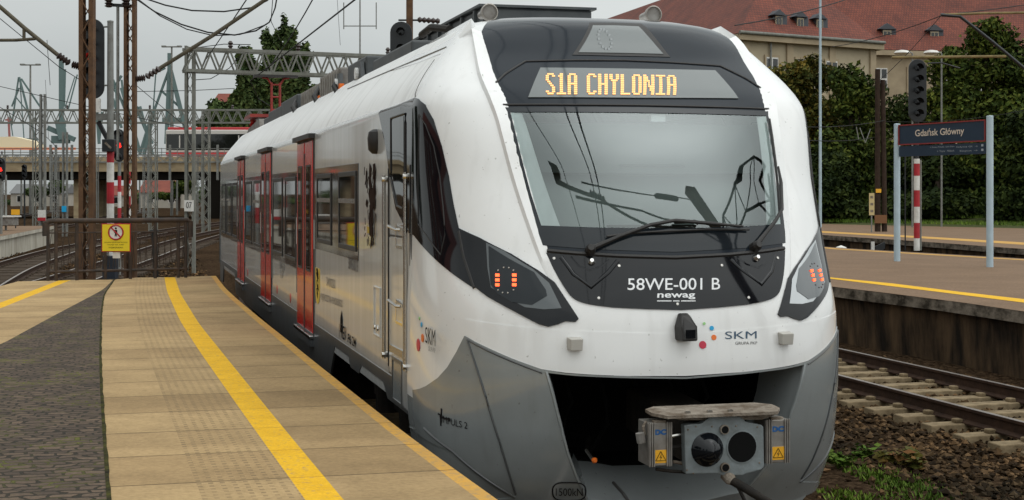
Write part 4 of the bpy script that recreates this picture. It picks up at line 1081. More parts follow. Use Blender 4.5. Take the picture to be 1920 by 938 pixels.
mossm = mat('moss in the joint', (.014, .011, .007), .95, c2=(.06, .058, .012), nscale=7, bump=.6)
FX['e4a'] = lambda y: FX['e4'](y) - .012; YE['e4a'] = YE['e4']
strip('platform_gap', mossm, FX['e4a'], FX['e4b'], YB, YE['e4'], YB, YE['e4'], ZP + .003, n=260, mid=1, sref=(FX['e5'], YE['e5']))
pst('platform_line', PL, 'e5', 'e6'); pst('platform_slabs', PS2, 'e6', 'e7'); pst('platform_edge', PE, 'e7', 'e8')
# platform sides
conc = mat('platform concrete', (.20, .17, .14), .9, c2=(.09, .075, .06), nscale=2.5, bump=.5, bscale=18)
mb = MB(); n = 60
for k, sx in (('e8', 1), ('e0', -1)):
    vs = []
    for i in range(n + 1):
        y = YB + (YE[k] - YB) * i / n; x = FX[k](y); vs += [(x, y, ZP - .001), (x, y, ZP - .14), (x - .10 * sx, y, ZP - .141), (x - .10 * sx, y, -.3)]
    mb.add(vs, [(i * 4 + j, i * 4 + j + 1, i * 4 + j + 5, i * 4 + j + 4) for i in range(n) for j in range(3)])
a, b = Vector((FX['e0'](YE['e0']), YE['e0'], 0)), Vector((FX['e8'](YE['e8']), YE['e8'], 0))
mb.add([(a.x, a.y, ZP - .001), (b.x, b.y, ZP - .001), (b.x, b.y, -.3), (a.x, a.y, -.3)], [(0, 1, 2, 3)])
tag(mb.build('platform_wall', conc), kind='structure')

# the ground: one sheet to the horizon
bal = bpy.data.materials.new('ballast ground'); bal.use_nodes = True; t = bal.node_tree; b = t.nodes['Principled BSDF']; N = t.nodes.new; Lk = t.links.new
tcn = N('ShaderNodeTexCoord'); vo = N('ShaderNodeTexVoronoi'); vo.inputs['Scale'].default_value = 17; Lk(tcn.outputs['Object'], vo.inputs['Vector'])
r = N('ShaderNodeValToRGB'); r.color_ramp.elements[0].color = (.022, .014, .009, 1); r.color_ramp.elements[1].color = (.072, .048, .030, 1); r.color_ramp.elements[1].position = .9
sp = N('ShaderNodeSeparateColor'); Lk(vo.outputs['Color'], sp.inputs[0]); Lk(sp.outputs[0], r.inputs[0])
nz2 = N('ShaderNodeTexNoise'); nz2.inputs['Scale'].default_value = .25; nz2.inputs['Detail'].default_value = 7; Lk(tcn.outputs['Object'], nz2.inputs['Vector'])
r2 = N('ShaderNodeValToRGB'); r2.color_ramp.elements[0].position = .3; r2.color_ramp.elements[0].color = (.65, .65, .65, 1); r2.color_ramp.elements[1].position = .7; r2.color_ramp.elements[1].color = (1.2, 1.15, 1.1, 1); Lk(nz2.outputs['Fac'], r2.inputs[0])
mxn = N('ShaderNodeMix'); mxn.data_type = 'RGBA'; mxn.blend_type = 'MULTIPLY'; mxn.inputs[0].default_value = 1; Lk(r.outputs[0], mxn.inputs[6]); Lk(r2.outputs[0], mxn.inputs[7]); Lk(mxn.outputs[2], b.inputs['Base Color'])
bpn = N('ShaderNodeBump'); bpn.inputs['Strength'].default_value = .9; bpn.inputs['Distance'].default_value = .05; bpn.invert = True; Lk(vo.outputs['Distance'], bpn.inputs['Height']); Lk(bpn.outputs[0], b.inputs['Normal'])
b.inputs['Roughness'].default_value = .95; b.inputs['Specular IOR Level'].default_value = .0
g = MB().add([(-2500, -600, -.26), (2500, -600, -.26), (2500, 4000, -.26), (-2500, 4000, -.26)], [(0, 1, 2, 3)]).build('ground', bal); tag(g, kind='structure')

# tracks
railm = mat('rusty rail side', (.030, .017, .012), .75, c2=(.055, .030, .019), nscale=6, bump=.2); railt = mat('worn rail head', (.33, .29, .26), .32, metal=.8, c2=(.22, .17, .14), nscale=3)
slm = mat('sleeper concrete', (.27, .205, .125), .9, c2=(.13, .095, .055), nscale=5, bump=.5, bscale=22)
sleeper_mesh = None; dark_sleeper = None
def track(cl, label, ys, sl, zr=0.0, heads=True, dark=False):
    t_ = empty('railway_track', (cl(ys[0]), ys[0], zr), label=label, cat='track', group='railway tracks'); t_['worldkids'] = 1
    def fr_(y):
        d = Vector((cl(y + .05) - cl(y - .05), .1, 0)).normalized(); return Vector((cl(y), y, zr)), Vector((d.y, -d.x, 0))
    n = max(2, int((ys[1] - ys[0]) / 1.2))
    for s in (-1, 1):
        prof = [(-.07, -.17), (-.07, -.155), (-.012, -.13), (-.012, -.04), (-.036, -.03), (-.036, -.002), (.036, -.002), (.036, -.03), (.012, -.04), (.012, -.13), (.07, -.155), (.07, -.17)]
        vs = []; m2 = MB(); hv = []
        for i in range(n + 1):
            c, sd_ = fr_(ys[0] + (ys[1] - ys[0]) * i / n); c = c + sd_ * (s * .753)
            vs += [c + sd_ * a + Vector((0, 0, b)) for a, b in prof]; hv += [c + sd_ * a for a in (-.030, .030)]
        k = len(prof)
        r_ = MB().add(vs, [(i * k + j, i * k + (j + 1) % k, (i + 1) * k + (j + 1) % k, (i + 1) * k + j) for i in range(n) for j in range(k)]).build('rail', railm, t_)
        if heads: MB().add(hv, [(i * 2, i * 2 + 1, i * 2 + 3, i * 2 + 2) for i in range(n)]).build('rail_head', railt, r_)
    global sleeper_mesh
    if sleeper_mesh is None:
        o = MB().add([Vector(q) for q in ((-1.25, -.13, -.36), (1.25, -.13, -.36), (1.25, .13, -.36), (-1.25, .13, -.36), (-1.24, -.11, -.165), (1.24, -.11, -.165), (1.24, .11, -.165), (-1.24, .11, -.165))],
                     [(3, 2, 1, 0), (4, 5, 6, 7), (0, 1, 5, 4), (1, 2, 6, 5), (2, 3, 7, 6), (3, 0, 4, 7)])
        for s in (-1, 1):
            for e in (-1, 1): o.box((s * .753 + e * .11, 0, -.145), (.09, .10, .05)); 
        ob = o.build('sleeper', slm, bevel=.012); sleeper_mesh = ob.data; bpy.data.objects.remove(ob)
    global dark_sleeper
    if dark_sleeper is None: dark_sleeper = sleeper_mesh.copy(); dark_sleeper.materials.clear(); dark_sleeper.materials.append(mat('old dark sleeper', (.085, .062, .045), .9, c2=(.05, .038, .028), nscale=4, bump=.4))
    y = sl[0]; c = 0
    while y < sl[1] and c < 100:
        p, sd_ = fr_(y); o = bpy.data.objects.new('sleeper', dark_sleeper if dark else sleeper_mesh); COL.objects.link(o); o.parent = t_
        o.location = p + Vector((random.uniform(-.03, .03), random.uniform(-.02, .02), random.uniform(-.012, .008))); o.rotation_euler = (random.uniform(-.01, .01), random.uniform(-.012, .012), math.atan2(sd_.y, sd_.x) + random.uniform(-.02, .02)); y += .62; c += 1
    return t_
def spl(pts):
    f = pchip([p[0] for p in pts], [p[1] for p in pts]); a, b = pts[-2], pts[-1]
    return lambda y: f(y) if y < b[0] else b[1] + (y - b[0]) * (b[1] - a[1]) / (b[0] - a[0])
own = spl([(-40, 0), (0, 0), (31, 0), (42, .6), (60, 3.4), (80, 9), (100, 17), (130, 32)])
track(own, 'railway track running under the white electric train', (-40, 130), (-2, 34))
trk = track(spl([(-30, 6.27), (0, 6.27), (40, 6.3), (60, 8.6), (90, 16), (130, 32)]), 'rusty track on pale concrete sleepers between the train and the right platform', (-30, 130), (3, 40))
t2 = track(spl([(-30, -9.6), (0, -8.2), (25, -7.3), (45, -7.0), (60, -6.1), (72, -4.6), (90, -1.6), (114, 3.0), (140, 10)]), 'track beside the pale concrete wall of the left platform', (-30, 140), (20, 80) , dark=True)
t3 = track(spl([(30, -6.4), (41, -4.9), (55, -3.0), (75, -.4), (95, 3.0), (115, 7.4), (140, 14)]), 'track branching right behind the railing at the platform end', (30, 140), (30, 80) , dark=True)
t4 = track(spl([(30, -18), (70, -13), (100, -9.5), (150, -5), (220, 0)]), 'far track passing under the viaduct beside the bridge pier', (30, 220), (60, 110) , dark=True)
t5 = track(spl([(40, -24), (80, -20), (120, -17), (220, -12)]), 'outer track curving past the left platform towards the viaduct', (40, 220), (60, 100) , dark=True)

# right-hand platforms
RX = {}
for k, z, pts in (('a_edge', ZR, ((1554, 539.5), (1679, 551), (1817, 569), (1920, 584))), ('a_l0', ZR, ((1551, 524.5), (1679, 537), (1789, 552), (1920, 568))), ('a_l1', ZR, ((1551, 520.5), (1679, 532.5), (1789, 546.5), (1920, 561.5))),
                  ('a_b0', ZR, ((1545, 466.5), (1720, 477), (1920, 488.5))), ('a_b1', ZR, ((1545, 465), (1720, 475.3), (1920, 486.8))), ('a_back', ZR, ((1545, 463.5), (1720, 473.5), (1920, 485))),
                  ('b_edge', ZR, ((1545, 441), (1720, 452.5), (1920, 467))), ('b_l0', ZR, ((1545, 437), (1720, 446.5), (1920, 459.5))), ('b_l1', ZR, ((1545, 434), (1720, 443), (1920, 455))), ('b_back', ZR, ((1545, 420.5), (1720, 424), (1920, 428.5)))):
    f, lo, hi = polyline_x([ground(x, y, z) for x, y in pts]); RX[k] = ((lambda f, hi: (lambda y: f(y) if y < hi else f(hi) + (y - hi) * .22))(f, hi), lo, hi)
def rs(name, m, a, b, dz=0.0, y0=2.0, y1=110.0): return strip(name, m, RX[a][0], RX[b][0], y0, y1, y0, y1, ZR + dz, n=50)
rs('right_platform', PA, 'a_edge', 'a_back'); rs('right_platform_line', PL, 'a_l0', 'a_l1', .004); 
rs('right_platform_line', PE, 'a_b0', 'a_b1', .004)
rs('far_platform', PA, 'b_edge', 'b_back', 0, 10, 150); rs('far_platform_line', PE, 'b_l0', 'b_l1', .004, 10, 150)
wallm = mat('sooty platform wall', (.115, .072, .040), .9, c2=(.014, .010, .007), nscale=1.6, bump=.6, bscale=9, mapscale=(1, 1.8, .5), contrast=(.30, .62))
copm = mat('weathered coping', (.20, .165, .13), .9, c2=(.035, .028, .020), nscale=3.2, bump=.7, bscale=12, mapscale=(1, 1, 1.5), contrast=(.38, .62))
def pwall(f, sx, y0, y1, n=60, zt=ZR):
    cv_, wv_ = [], []
    for i in range(n + 1):
        y = y0 + (y1 - y0) * i / n; x = f(y)
        cv_ += [(x, y, zt - .002), (x, y, zt - .17), (x + .13 * sx, y, zt - .19)]; wv_ += [(x + .12 * sx, y, zt - .18), (x + .16 * sx, y, -.3)]
    tag(MB().add(cv_, [(i * 3 + j, i * 3 + j + 1, i * 3 + j + 4, i * 3 + j + 3) for i in range(n) for j in range(2)]).build('platform_coping', copm), kind='structure')
    tag(MB().add(wv_, [(i * 2, i * 2 + 1, i * 2 + 3, i * 2 + 2) for i in range(n)]).build('platform_wall', wallm), kind='structure')
pwall(RX['a_edge'][0], 1, 2, 110); pwall(RX['a_back'][0], -1, 2, 110); pwall(RX['b_edge'][0], 1, 10, 150)
# left platform across the tracks
pal = mat('pale concrete wall', (.50, .47, .40), .9, c2=(.30, .27, .22), nscale=1.2, bump=.3, mapscale=(1, 1, .4))
lf = spl([(20, -12.5), (45, -9.3), (60, -8.0), (78, -6.9), (79, -6.85)])
strip('left_platform', PA, lambda y: lf(y) - 7, lf, 15, 79, 15, 79, .66, n=30)
mb = MB(); n = 30; vs = []
for i in range(n + 1):
    y = 15 + 64 * i / n; x = lf(y); vs += [(x, y, .655), (x, y, .5), (x - .12, y, .49), (x - .12, y, -.3)]
mb.add(vs, [(i * 4 + j, i * 4 + j + 1, i * 4 + j + 5, i * 4 + j + 4) for i in range(n) for j in range(3)]); mb.add([(lf(79), 79, .655), (lf(79) - 7, 79, .655), (lf(79) - 7, 79, -.3), (lf(79), 79, -.3)], [(0, 1, 2, 3)])
tag(mb.build('left_platform_wall', pal), kind='structure')
# ------------------------------------------------------------------ posts, signals, sign, railing
rust = mat('rusty mast steel', (.155, .085, .045), .7, c2=(.075, .045, .030), nscale=5, bump=.2, contrast=(.3, .7))
galv = mat('weathered galvanised steel', (.235, .24, .225), .55, metal=.3, c2=(.155, .15, .135), nscale=4)
galvd = mat('dull grey-green gantry steel', (.22, .225, .20), .7, c2=(.15, .145, .125), nscale=3)
tubm = mat('olive cantilever tube', (.12, .105, .075), .6, c2=(.08, .07, .05), nscale=8)
wirem = mat('wire', (.022, .022, .022), .6)
sigb = mat('signal black', (.010, .012, .014), .45)
sred = mat('signal red paint', (.42, .012, .022), .5, c2=(.30, .010, .016), nscale=5); swht = mat('signal white paint', (.72, .70, .66), .5, c2=(.55, .53, .49), nscale=5)
insm = mat('brown insulator', (.045, .030, .026), .3)
redlamp = glow('red signal lamp', (1, .03, .02), 1.6)
bluep = mat('pale blue sign post', (.42, .52, .58), .45, c2=(.36, .45, .50), nscale=4)
def px_w(px, depth): return px / F * depth

def lattice_mast(label, xl, xr, depth, ztop, m, pitch=.45, zb=-.26, name='lattice_mast', lw=.09, grp='lattice masts'):
    c = at((xl + xr) / 2, HY, depth); w_ = px_w(xr - xl, depth) - lw; h = ztop - zb
    t_ = empty(name, (c.x, c.y, zb), rz=-YAW, label=label, cat='mast', group=grp)
    for s in (-1, 1):
        lg = MB(); x = s * w_ / 2
        lg.box((x, -.09, h / 2), (lw, .012, h)); lg.box((x + s * (lw / 2 - .006), 0, h / 2), (.012, .168, h)); lg.box((x, .09, h / 2), (lw, .012, h))
        lg.build('leg', m, t_)
    for yy, s in ((-.10, 1), (.10, -1)):
        mb = MB(); z = .1
        while z + pitch < h:
            mb.bar((-w_ / 2 * s, yy, z), (w_ / 2 * s, yy, z + pitch), .010, .019)
            z += pitch; s = -s
        mb.build('lacing', m, t_)
    return t_
m1 = lattice_mast('broad brown lattice mast in front of the black signal at the platform end', 150, 177, 27.5, 8.6, rust, .34, lw=.085)
m2 = lattice_mast('slimmer brown lattice mast just right of the red and white signal post', 234, 255, 29.5, 8.6, rust, .30, lw=.06)
m3 = lattice_mast('grey lattice mast carrying the nearer gantry beside the train', 347, 366, 47, 7.05, galvd, .55, lw=.09)
p3_ = at(356, 386, 46.8); pb = MB().box((0, -.16, p3_.z + .26), (.30, .02, .36)).build('number_plate', swht, m3)
write('plate_digits', '07', M['txtblack'], pb, lambda x, y: Vector((-.09 + .18 * x, -.175, p3_.z + .18 + .20 * y)))
m4 = lattice_mast('pale far lattice mast left of the bridge pier', 75, 86, 78, 7.6, galv, .7, lw=.10)
m5 = lattice_mast('thin pale far mast with a blue plate near the bridge pier', 117, 127, 88, 6.0, galv, .7, lw=.10)
bp5 = MB().box((0, -.2, at(121, 392, 88).z + .26), (.28, .02, .36)).build('blue_plate', M['dotblue'], m5)
rp4 = MB().box((0, -.2, at(80, 405, 78).z + .30), (.42, .02, .55)).build('white_red_plate', swht, m4)
MB().box((0, -.215, at(80, 411, 78).z + .26), (.42, .02, .18)).build('red_field', sred, rp4)

# signal on its banded post
d = 32.0; c = at(207, HY, d)
sg = empty('railway_signal', (c.x, c.y, -.26), rz=-YAW, label='tall railway signal with grey post, red and white bands and big black head', cat='signal')
zz = lambda py, dd=d: CAM.z + (HY - py) / F * dd + .26
MB().tube((0, 0, zz(282)), (0, 0, zz(42)), .078, .066, 14).build('post', galv, sg, smooth=SM)
MB().lathe((0, 0, zz(42)), (0, 0, 1), [(0, .072), (.03, .07), (.05, .0)], 14).build('post_cap', galv, sg)
bands = [(282, 305, sred), (305, 342, swht), (342, 382, sred), (382, 430, swht), (430, 470, sred), (470, 540, swht)]
for a, b, m in bands: MB().tube((0, 0, zz(b)), (0, 0, zz(a)), .080, .080, 14).build('band', m, sg, smooth=SM)
MB().box((0, 0, zz(490) - .25), (.28, .30, .75)).build('relay_box', mat('blue-black box', (.012, .018, .03), .5), sg, bevel=.02)
def sig_head(w_, h_, lamps, parent, loc, lit=None, hood=True):
    # rounded black board with lamp hoods
    r = w_ / 2; pts = []
    for k in range(13): a = math.pi * k / 12; pts.append((loc[0] + r * math.cos(a), loc[1], loc[2] + h_ / 2 - r + r * math.sin(a)))
    for k in range(13): a = math.pi + math.pi * k / 12; pts.append((loc[0] + r * math.cos(a), loc[1], loc[2] - h_ / 2 + r + r * math.sin(a)))
    hd = MB().prism(pts, (0, .06, 0)).build('signal_head', sigb, parent, bevel=.01)
    MB().box((loc[0], loc[1] + .14, loc[2]), (w_ * .6, .18, h_ * .85)).build('lamp_case', sigb, hd)
    for i in range(lamps):
        z = loc[2] + h_ / 2 - r - i * (h_ - 2 * r) / max(1, lamps - 1)
        vs = []; fs = []
        for k in range(9):
            a = math.pi * (-.05 + 1.1 * k / 8); 
            for yy, rr in ((0, .11), (-.22, .12)): vs.append((loc[0] + rr * math.cos(a), loc[1] + yy, z + rr * math.sin(a)))
        fs = [(2 * k, 2 * k + 1, 2 * k + 3, 2 * k + 2) for k in range(8)]
        MB().add(vs, fs).build('hood', sigb, hd)
        MB().lathe((loc[0], loc[1] - .005, z), (0, -1, 0), [(0, .085), (.015, .08), (.02, .0)], 14).build('lamp', redlamp if i == lit else M['black'], hd)
    return hd
hx_ = px_w(171.5 - 207, d)
sig_head(.52, 1.76, 5, sg, (hx_, .05, zz(110)), lit=2)
for py in (50, 160): MB().tube((hx_, .2, zz(py)), (0, 0, zz(py)), .02).build('head_bracket', galv, sg)
MB().box((hx_ / 2, 0.1, zz(219)), (.62, .16, .14)).build('bracket_arm', galv, sg)
MB().bar((hx_ + .12, .1, zz(228)), (-.06, 0, zz(262)), .05, .09).build('brace', sigb, sg)
bxs = MB().box((.0, -.12, zz(273.5)), (.27, .14, .27)).build('speed_indicator', sigb, sg, bevel=.01)
MB().bar((-.06, -.2, zz(268)), (.07, -.2, zz(279)), .01, .045).build('pointer', M['dusty'], bxs)
MB().box((hx_ + .14, .0, zz(198)), (.10, .12, .30)).build('junction_box', swht, sg)
# second signal behind
c = at(224, HY, 44); s2 = empty('railway_signal', (c.x, c.y, -.26), rz=-YAW, label='smaller black signal showing red behind the banded post', cat='signal')
z4 = lambda py: CAM.z + (HY - py) / F * 44 + .26
MB().tube((0, 0, 0), (0, 0, z4(300)), .05).build('post', galv, s2); sig_head(.30, .98, 3, s2, (0, -.06, z4(273)), lit=1)
for a, b, m in ((330, 360, sred), (360, 390, swht), (390, 420, sred)): MB().tube((0, 0, z4(b)), (0, 0, z4(a)), .055).build('band', m, s2)
# thin banded post right of the second lattice mast
c = at(242, HY, 34); s3 = empty('marker_post', (c.x, c.y, -.26), rz=-YAW, label='thin red and white post half hidden by the slimmer brown mast', cat='post')
z5 = lambda py: CAM.z + (HY - py) / F * 34 + .26
for a, b, m in ((322, 345, sred), (345, 368, swht), (368, 390, sred), (390, 412, swht), (412, 440, sred), (440, 530, swht)): MB().tube((0, 0, max(0, z5(b))), (0, 0, z5(a)), .04).build('band', m, s3)
# left far signals
for px, ytop, dd, lab, lit in ((2, 302, 60, 'black signal at the left edge above the pale platform wall', 1), (46, 312, 100, 'tiny dark signal under the viaduct left of the pale mast', None)):
    c = at(px, HY, dd); o = empty('railway_signal', (c.x, c.y, -.26), rz=-YAW, label=lab, cat='signal'); zt = CAM.z + (HY - ytop) / F * dd + .26
    MB().tube((0, 0, 0), (0, 0, zt - .5), .06).build('post', galv if px < 20 else sigb, o); sig_head(.34, .95, 3, o, (0, -.05, zt - .35), lit=lit)
c = at(11, HY, 66); o = empty('yard_lamp', (c.x, c.y, -.26), rz=-YAW, label='thin grey post with a flat-topped booth at its foot on the left platform', cat='post')
zf = lambda py, dd: CAM.z + (HY - py) / F * dd + .26
MB().tube((0, 0, 0), (0, 0, zf(328, 66)), .05).build('post', galv, o)
bt = MB().box((0, 0, zf(415, 66)), (.9, .7, .35)).build('booth', M['roofgrey'], o); MB().box((0, 0, zf(406, 66)), (1.1, .9, .06)).build('booth_roof', swht, bt)
c = at(29, 398, 70); o = empty('yellow_plate_post', (c.x, c.y, -.26), rz=-YAW, label='small yellow plate on a post above the left platform', cat='sign')
MB().box((0, 0, c.z + .26), (.40, .03, .26)).build('plate', M['yellow'], o); MB().tube((0, .03, 0), (0, .03, c.z + .1), .03).build('post', sigb, o)
# short leaning black post
c = at(292, HY, 27.5); o = empty('leaning_post', (c.x, c.y, -.26), rz=-YAW, label='short black leaning post behind the railing', cat='post')
zq = lambda py: CAM.z + (HY - py) / F * 27.5 + .26
MB().bar((.04, 0, 0), (-.03, 0, zq(434)), .08, .10).build('post', sigb, o); MB().box((-.03, 0, zq(434)), (.14, .14, .05)).build('cap', sigb, o)

# railing at the platform end
ra, rb = ground(90, 527, ZP), ground(352, 520.5, ZP)
rl = empty('platform_railing', ra, label='dark iron railing across the end of the platform', cat='railing'); rl['worldkids'] = 1
irn = mat('dark railing iron', (.045, .040, .036), .6, c2=(.085, .06, .045), nscale=6)
H = 1.0; up = Vector((0, 0, 1)); dv = (rb - ra)
MB().path([ra + up * (H - .25) - dv * .02, ra + up * (H - .03) - dv * .02, ra + up * H, rb + up * H, rb + up * (H - .03) + dv * .02, rb + up * (H - .3) + dv * .02], .045, 10).build('top_rail', irn, rl, smooth=SM)
MB().tube(ra + up * .15, rb + up * .15, .025).build('low_rail', irn, rl)
MB().tube(ra + up * (H - .20), rb + up * (H - .20), .012).build('mid_rail', irn, rl)
for f_ in (0, .055, .20, .40, .58, .76, .93, .985): q = ra + dv * f_; MB().tube(q - up * .3, q + up * H, .028).build('railing_post', irn, rl)
mb = MB(); n = 44
for i in range(n):
    for s in (0, 1):
        q0 = ra + dv * (i / n); q1 = ra + dv * ((i + 1) / n); za, zb2 = (.2, .78) if (i + s) % 2 else (.78, .2)
        if i % 2 == 0: mb.path([q0 + up * za, (q0 + q1) / 2 + up * ((za + zb2) / 2 + .05), q1 + up * zb2], .006, 4)
wm_ = mb.build('railing_wire', irn, rl)
# prohibition sign on the railing
q = at(217.5, 446, (ra - CAM).dot(Vector((ST, CT, 0))) - .25); sw_, sh_ = px_w(49, 25.2), px_w(48, 25.2)
ps = empty('prohibition_sign', q, rz=-YAW, label='yellow no-entry sign with a red circle on the railing', cat='sign')
MB().box((0, .012, 0), (sw_ + .03, .012, sh_ + .03)).build('red_border', sred, ps)
bd = MB().box((0, 0, 0), (sw_, .014, sh_)).build('board', mat('sign yellow', (.72, .56, .015), .4), ps)
MB().lathe((0, -.006, .09), (0, -1, 0), [(0, .118), (.003, .118)], 28).build('white_disc', swht, bd)
rg = MB(); pts = [(.118 * math.cos(2 * math.pi * k / 28), -.011, .09 + .118 * math.sin(2 * math.pi * k / 28)) for k in range(29)]; rg.path(pts, .013, 6); rg.build('red_ring', sred, bd)
MB().bar((-.08, -.013, .17), (.08, -.013, .01), .004, .022).build('red_slash', sred, bd)
mb = MB(); mb.lathe((0, -.010, .155), (0, -1, 0), [(0, .017), (.002, .017)], 10); mb.prism([(-.022, -.0105, .13), (.022, -.0105, .13), (.026, -.0105, .08), (.014, -.0105, .08), (.016, -.0105, .02), (.002, -.0105, .02), (0, -.0105, .06), (-.006, -.0105, .02), (-.020, -.0105, .02), (-.014, -.0105, .08), (-.026, -.0105, .08)], (0, .002, 0)); mb.build('walking_figure', M['txtblack'], bd)
for k, s in enumerate(('OSOBOM NIEUPOWAŻNIONYM', 'WSTĘP NA TORY', 'WZBRONIONY')):
    wd = (.38, .28, .24)[k]; write('sign_lettering', s, M['txtblack'], bd, lambda x, y: Vector((-wd / 2 + wd * x, -.009, -.085 - .045 * k + .024 * y)))
MB().box((0, .03, -sh_ / 2 - .06), (.12, .02, .12)).build('hanger', swht, ps)

# ---- gantries
def gantry(label, pa, pb, zt, zb, cols, m, bays):
    pa, pb = Vector((pa.x, pa.y, 0)), Vector((pb.x, pb.y, 0)); L_ = (pb - pa).length; ang = math.atan2(pb.y - pa.y, pb.x - pa.x)
    t_ = empty('catenary_gantry', (pa.x, pa.y, -.26), rz=ang, label=label, cat='gantry', group='steel gantries over the tracks'); zt += .26; zb += .26
    for yy in (-.25, .25):
        for z in (zt, zb): MB().box((L_ / 2, yy, z), (L_, .08, .10)).build('chord', m, t_)
        mb = MB(); n = bays
        for i in range(n):
            a = L_ * i / n; b = L_ * (i + 1) / n; mb.bar((a, yy, zb), ((a + b) / 2, yy, zt), .05, .05); mb.bar(((a + b) / 2, yy, zt), (b, yy, zb), .05, .05)
        mb.build('truss_lacing', m, t_)
    for f_ in cols:
        x = L_ * f_; co = MB()
        for s in (-1, 1):
            for yy in (-.25, .25): co.box((x + s * .2, yy, zt / 2), (.07, .07, zt))
        z = .2; s = 1
        while z < zt - .5:
            for yy in (-.25, .25): co.bar((x - .2 * s, yy, z), (x + .2 * s, yy, z + .5), .03, .04)
            z += .5; s = -s
        co.build('column', m, t_)
    for f_ in (.12, .3, .55, .8): MB().lathe((L_ * f_, 0, zt), (0, 0, 1), [(0, .05), (.05, .09), (.10, .05), (.15, .09), (.20, .05), (.25, .09), (.32, .04)], 8).build('insulator', insm, t_)
    return t_
gantry('nearer steel truss gantry crossing behind the train', at(345, HY, 47), at(1010, HY, 52), 6.95, 6.25, (.998,), galvd, 22)
gantry('farther steel truss gantry spanning the tracks before the viaduct', at(-60, HY, 92), at(560, HY, 92), 7.55, 6.75, (.21, .36, .56, .72, .98), galvd, 30)
gantry('farthest low truss gantry close in front of the viaduct', at(-60, HY, 125), at(470, HY, 125), 5.6, 5.0, (.12, .31, .45, .63, .82), galv, 26)

# ---- cantilevers of the overhead line
def insul(mb, p, q, k=4, r=.075):
    p, q = Vector(p), Vector(q); L_ = (q - p).length; mb.lathe(p, q - p, [(L_ * (i + .5 * j) / k, r if j else r * .5) for i in range(k) for j in (0, 1)] + [(L_, r * .5)], 10)
def cantilever(label, chain, horiz, depth, ins):
    pts = [at(x, y, depth) for x, y in chain]
    t_ = empty('catenary_cantilever', pts[0], label=label, cat='cantilever', group='overhead line cantilevers'); t_['worldkids'] = 1
    MB().path(pts, .040, 10).build('arm_tube', tubm, t_, smooth=SM)
    for (xa, ya, xb, yb) in ins: mb = MB(); insul(mb, at(xa, ya, depth), at(xb, yb, depth)); mb.build('insulator', insm, t_)
    for h in horiz: MB().path([at(x, y, depth) for x, y in h], .030, 8).build('steady_tube', tubm, t_, smooth=SM)
    return t_
cantilever('olive cantilever arm slanting from the upper left corner to the broad mast', [(-60, -38), (0, 13), (45, 52), (108, 103)], [[(-60, 76), (30, 75.5), (66, 73)], [(45, 52), (45, 74)]], 27.5, [(108, 103, 130, 119), (135, 121, 150, 125)])
cantilever('grey cantilever arm slanting up right from the slimmer mast towards the train', [(560, -42), (497, 0), (400, 66), (300, 128)], [], 29.5, [(300, 128, 274, 145), (272, 146, 256, 148)])
o = empty('catenary_bracket', at(222, 8, 29.5), label='black insulator bracket at the top between the two brown masts', cat='bracket'); o['worldkids'] = 1
MB().bar(at(199, 9, 29.5), at(255, 12, 29.5), .06, .06).build('bracket_bar', sigb, o)
for px in (204, 236): mb = MB(); insul(mb, at(px, 14, 29.4), at(px, -6, 29.4), 4, .09); mb.build('insulator', insm, o)
MB().tube(at(221, 12, 29.5), at(221, 300, 29.5), .03).build('feeder_pipe', galv, o)
def wire(label, pts, r=.012, m=None, grp='overhead wires', name='overhead_wire'):
    o = MB().path(pts, r, 5).build(name, m or wirem); o['label'] = label; o['category'] = 'wire'; o['group'] = grp; return o
def sag(a, b, s, n=10):
    a, b = Vector(a), Vector(b); return [a.lerp(b, i / n) - Vector((0, 0, s * 4 * (i / n) * (1 - i / n))) for i in range(n + 1)]
wire('slack cable loop hanging high between the slim mast and the grey arm', [at(x, y, 29.5) for x, y in ((255, -2), (290, 22), (340, 46), (390, 61), (440, 66), (480, 58), (505, 42), (516, 15), (522, -20))], .016)
wire('shallow cable just above the hanging cable loop', [at(x, y, 29.5) for x, y in ((268, -4), (310, 10), (360, 20), (420, 22), (470, 15), (500, 2), (520, -15))], .016)
wire('second slack cable beneath the hanging loop', [at(x, y, 29.6) for x, y in ((258, -2), (300, 30), (350, 55), (400, 67), (450, 65), (500, 46))], .012)
wire('thin vertical dropper beside the poplars', [at(512, -10, 40), at(508, 40, 40), at(525, 75, 40)], .012)
# contact and carrying wire over the train's track; both run on behind the camera
zc_, zm = 5.35, 6.35
wy = [-70, -20, 20, 55]
wire('lower contact wire running above the white train towards the poplars', [(.1, -70, zc_), (-.2, -25, zc_), (.2, 20, zc_), (-.05, 40, zc_), (1.2, 52, zc_ + .3), (6, 75, zc_)], .015)
wire('upper carrying wire running above the white train', sag((-.1, -70, zm + .3), (-.25, -22, zm + .3), .5) + sag((-.25, -22, zm + .3), (.25, 24, zm + .3), .5)[1:] + sag((.25, 24, zm + .3), (1.4, 54, zm + .2), .3)[1:], .015)
wire('third feeder wire a little left above the train', sag((-.9, -70, 7.0), (-.7, 50, 6.8), .5, 20), .015)
for px, y0, y1, dd in ((85, 150, 260, 45), (632, -5, 85, 44), (88, 75, 160, 29)): wire('hair-thin hanging dropper wire against the sky', [at(px, y0, dd), at(px + 6, y1, dd)], .006, grp='hanging dropper wires')
wire('wire slanting down left from the sky to the far gantry', [at(0, 35, 50), at(110, 125, 50), at(150, 150, 50)], .014)
wire('wire crossing level behind the masts at mid height', [at(-10, 160, 70), at(120, 190, 70), at(345, 240, 70)], .016)
wire('upper level wire behind the grey lattice mast', [at(250, 172, 60), at(360, 170, 60), at(440, 166, 60)], .014)
wire('lower level wire behind the grey lattice mast', [at(255, 160, 60), at(345, 235, 60), at(350, 290, 60)], .014)
wire('left wire fanning down to the viaduct', [at(-10, 195, 90), at(80, 250, 90), at(110, 280, 90)], .02)
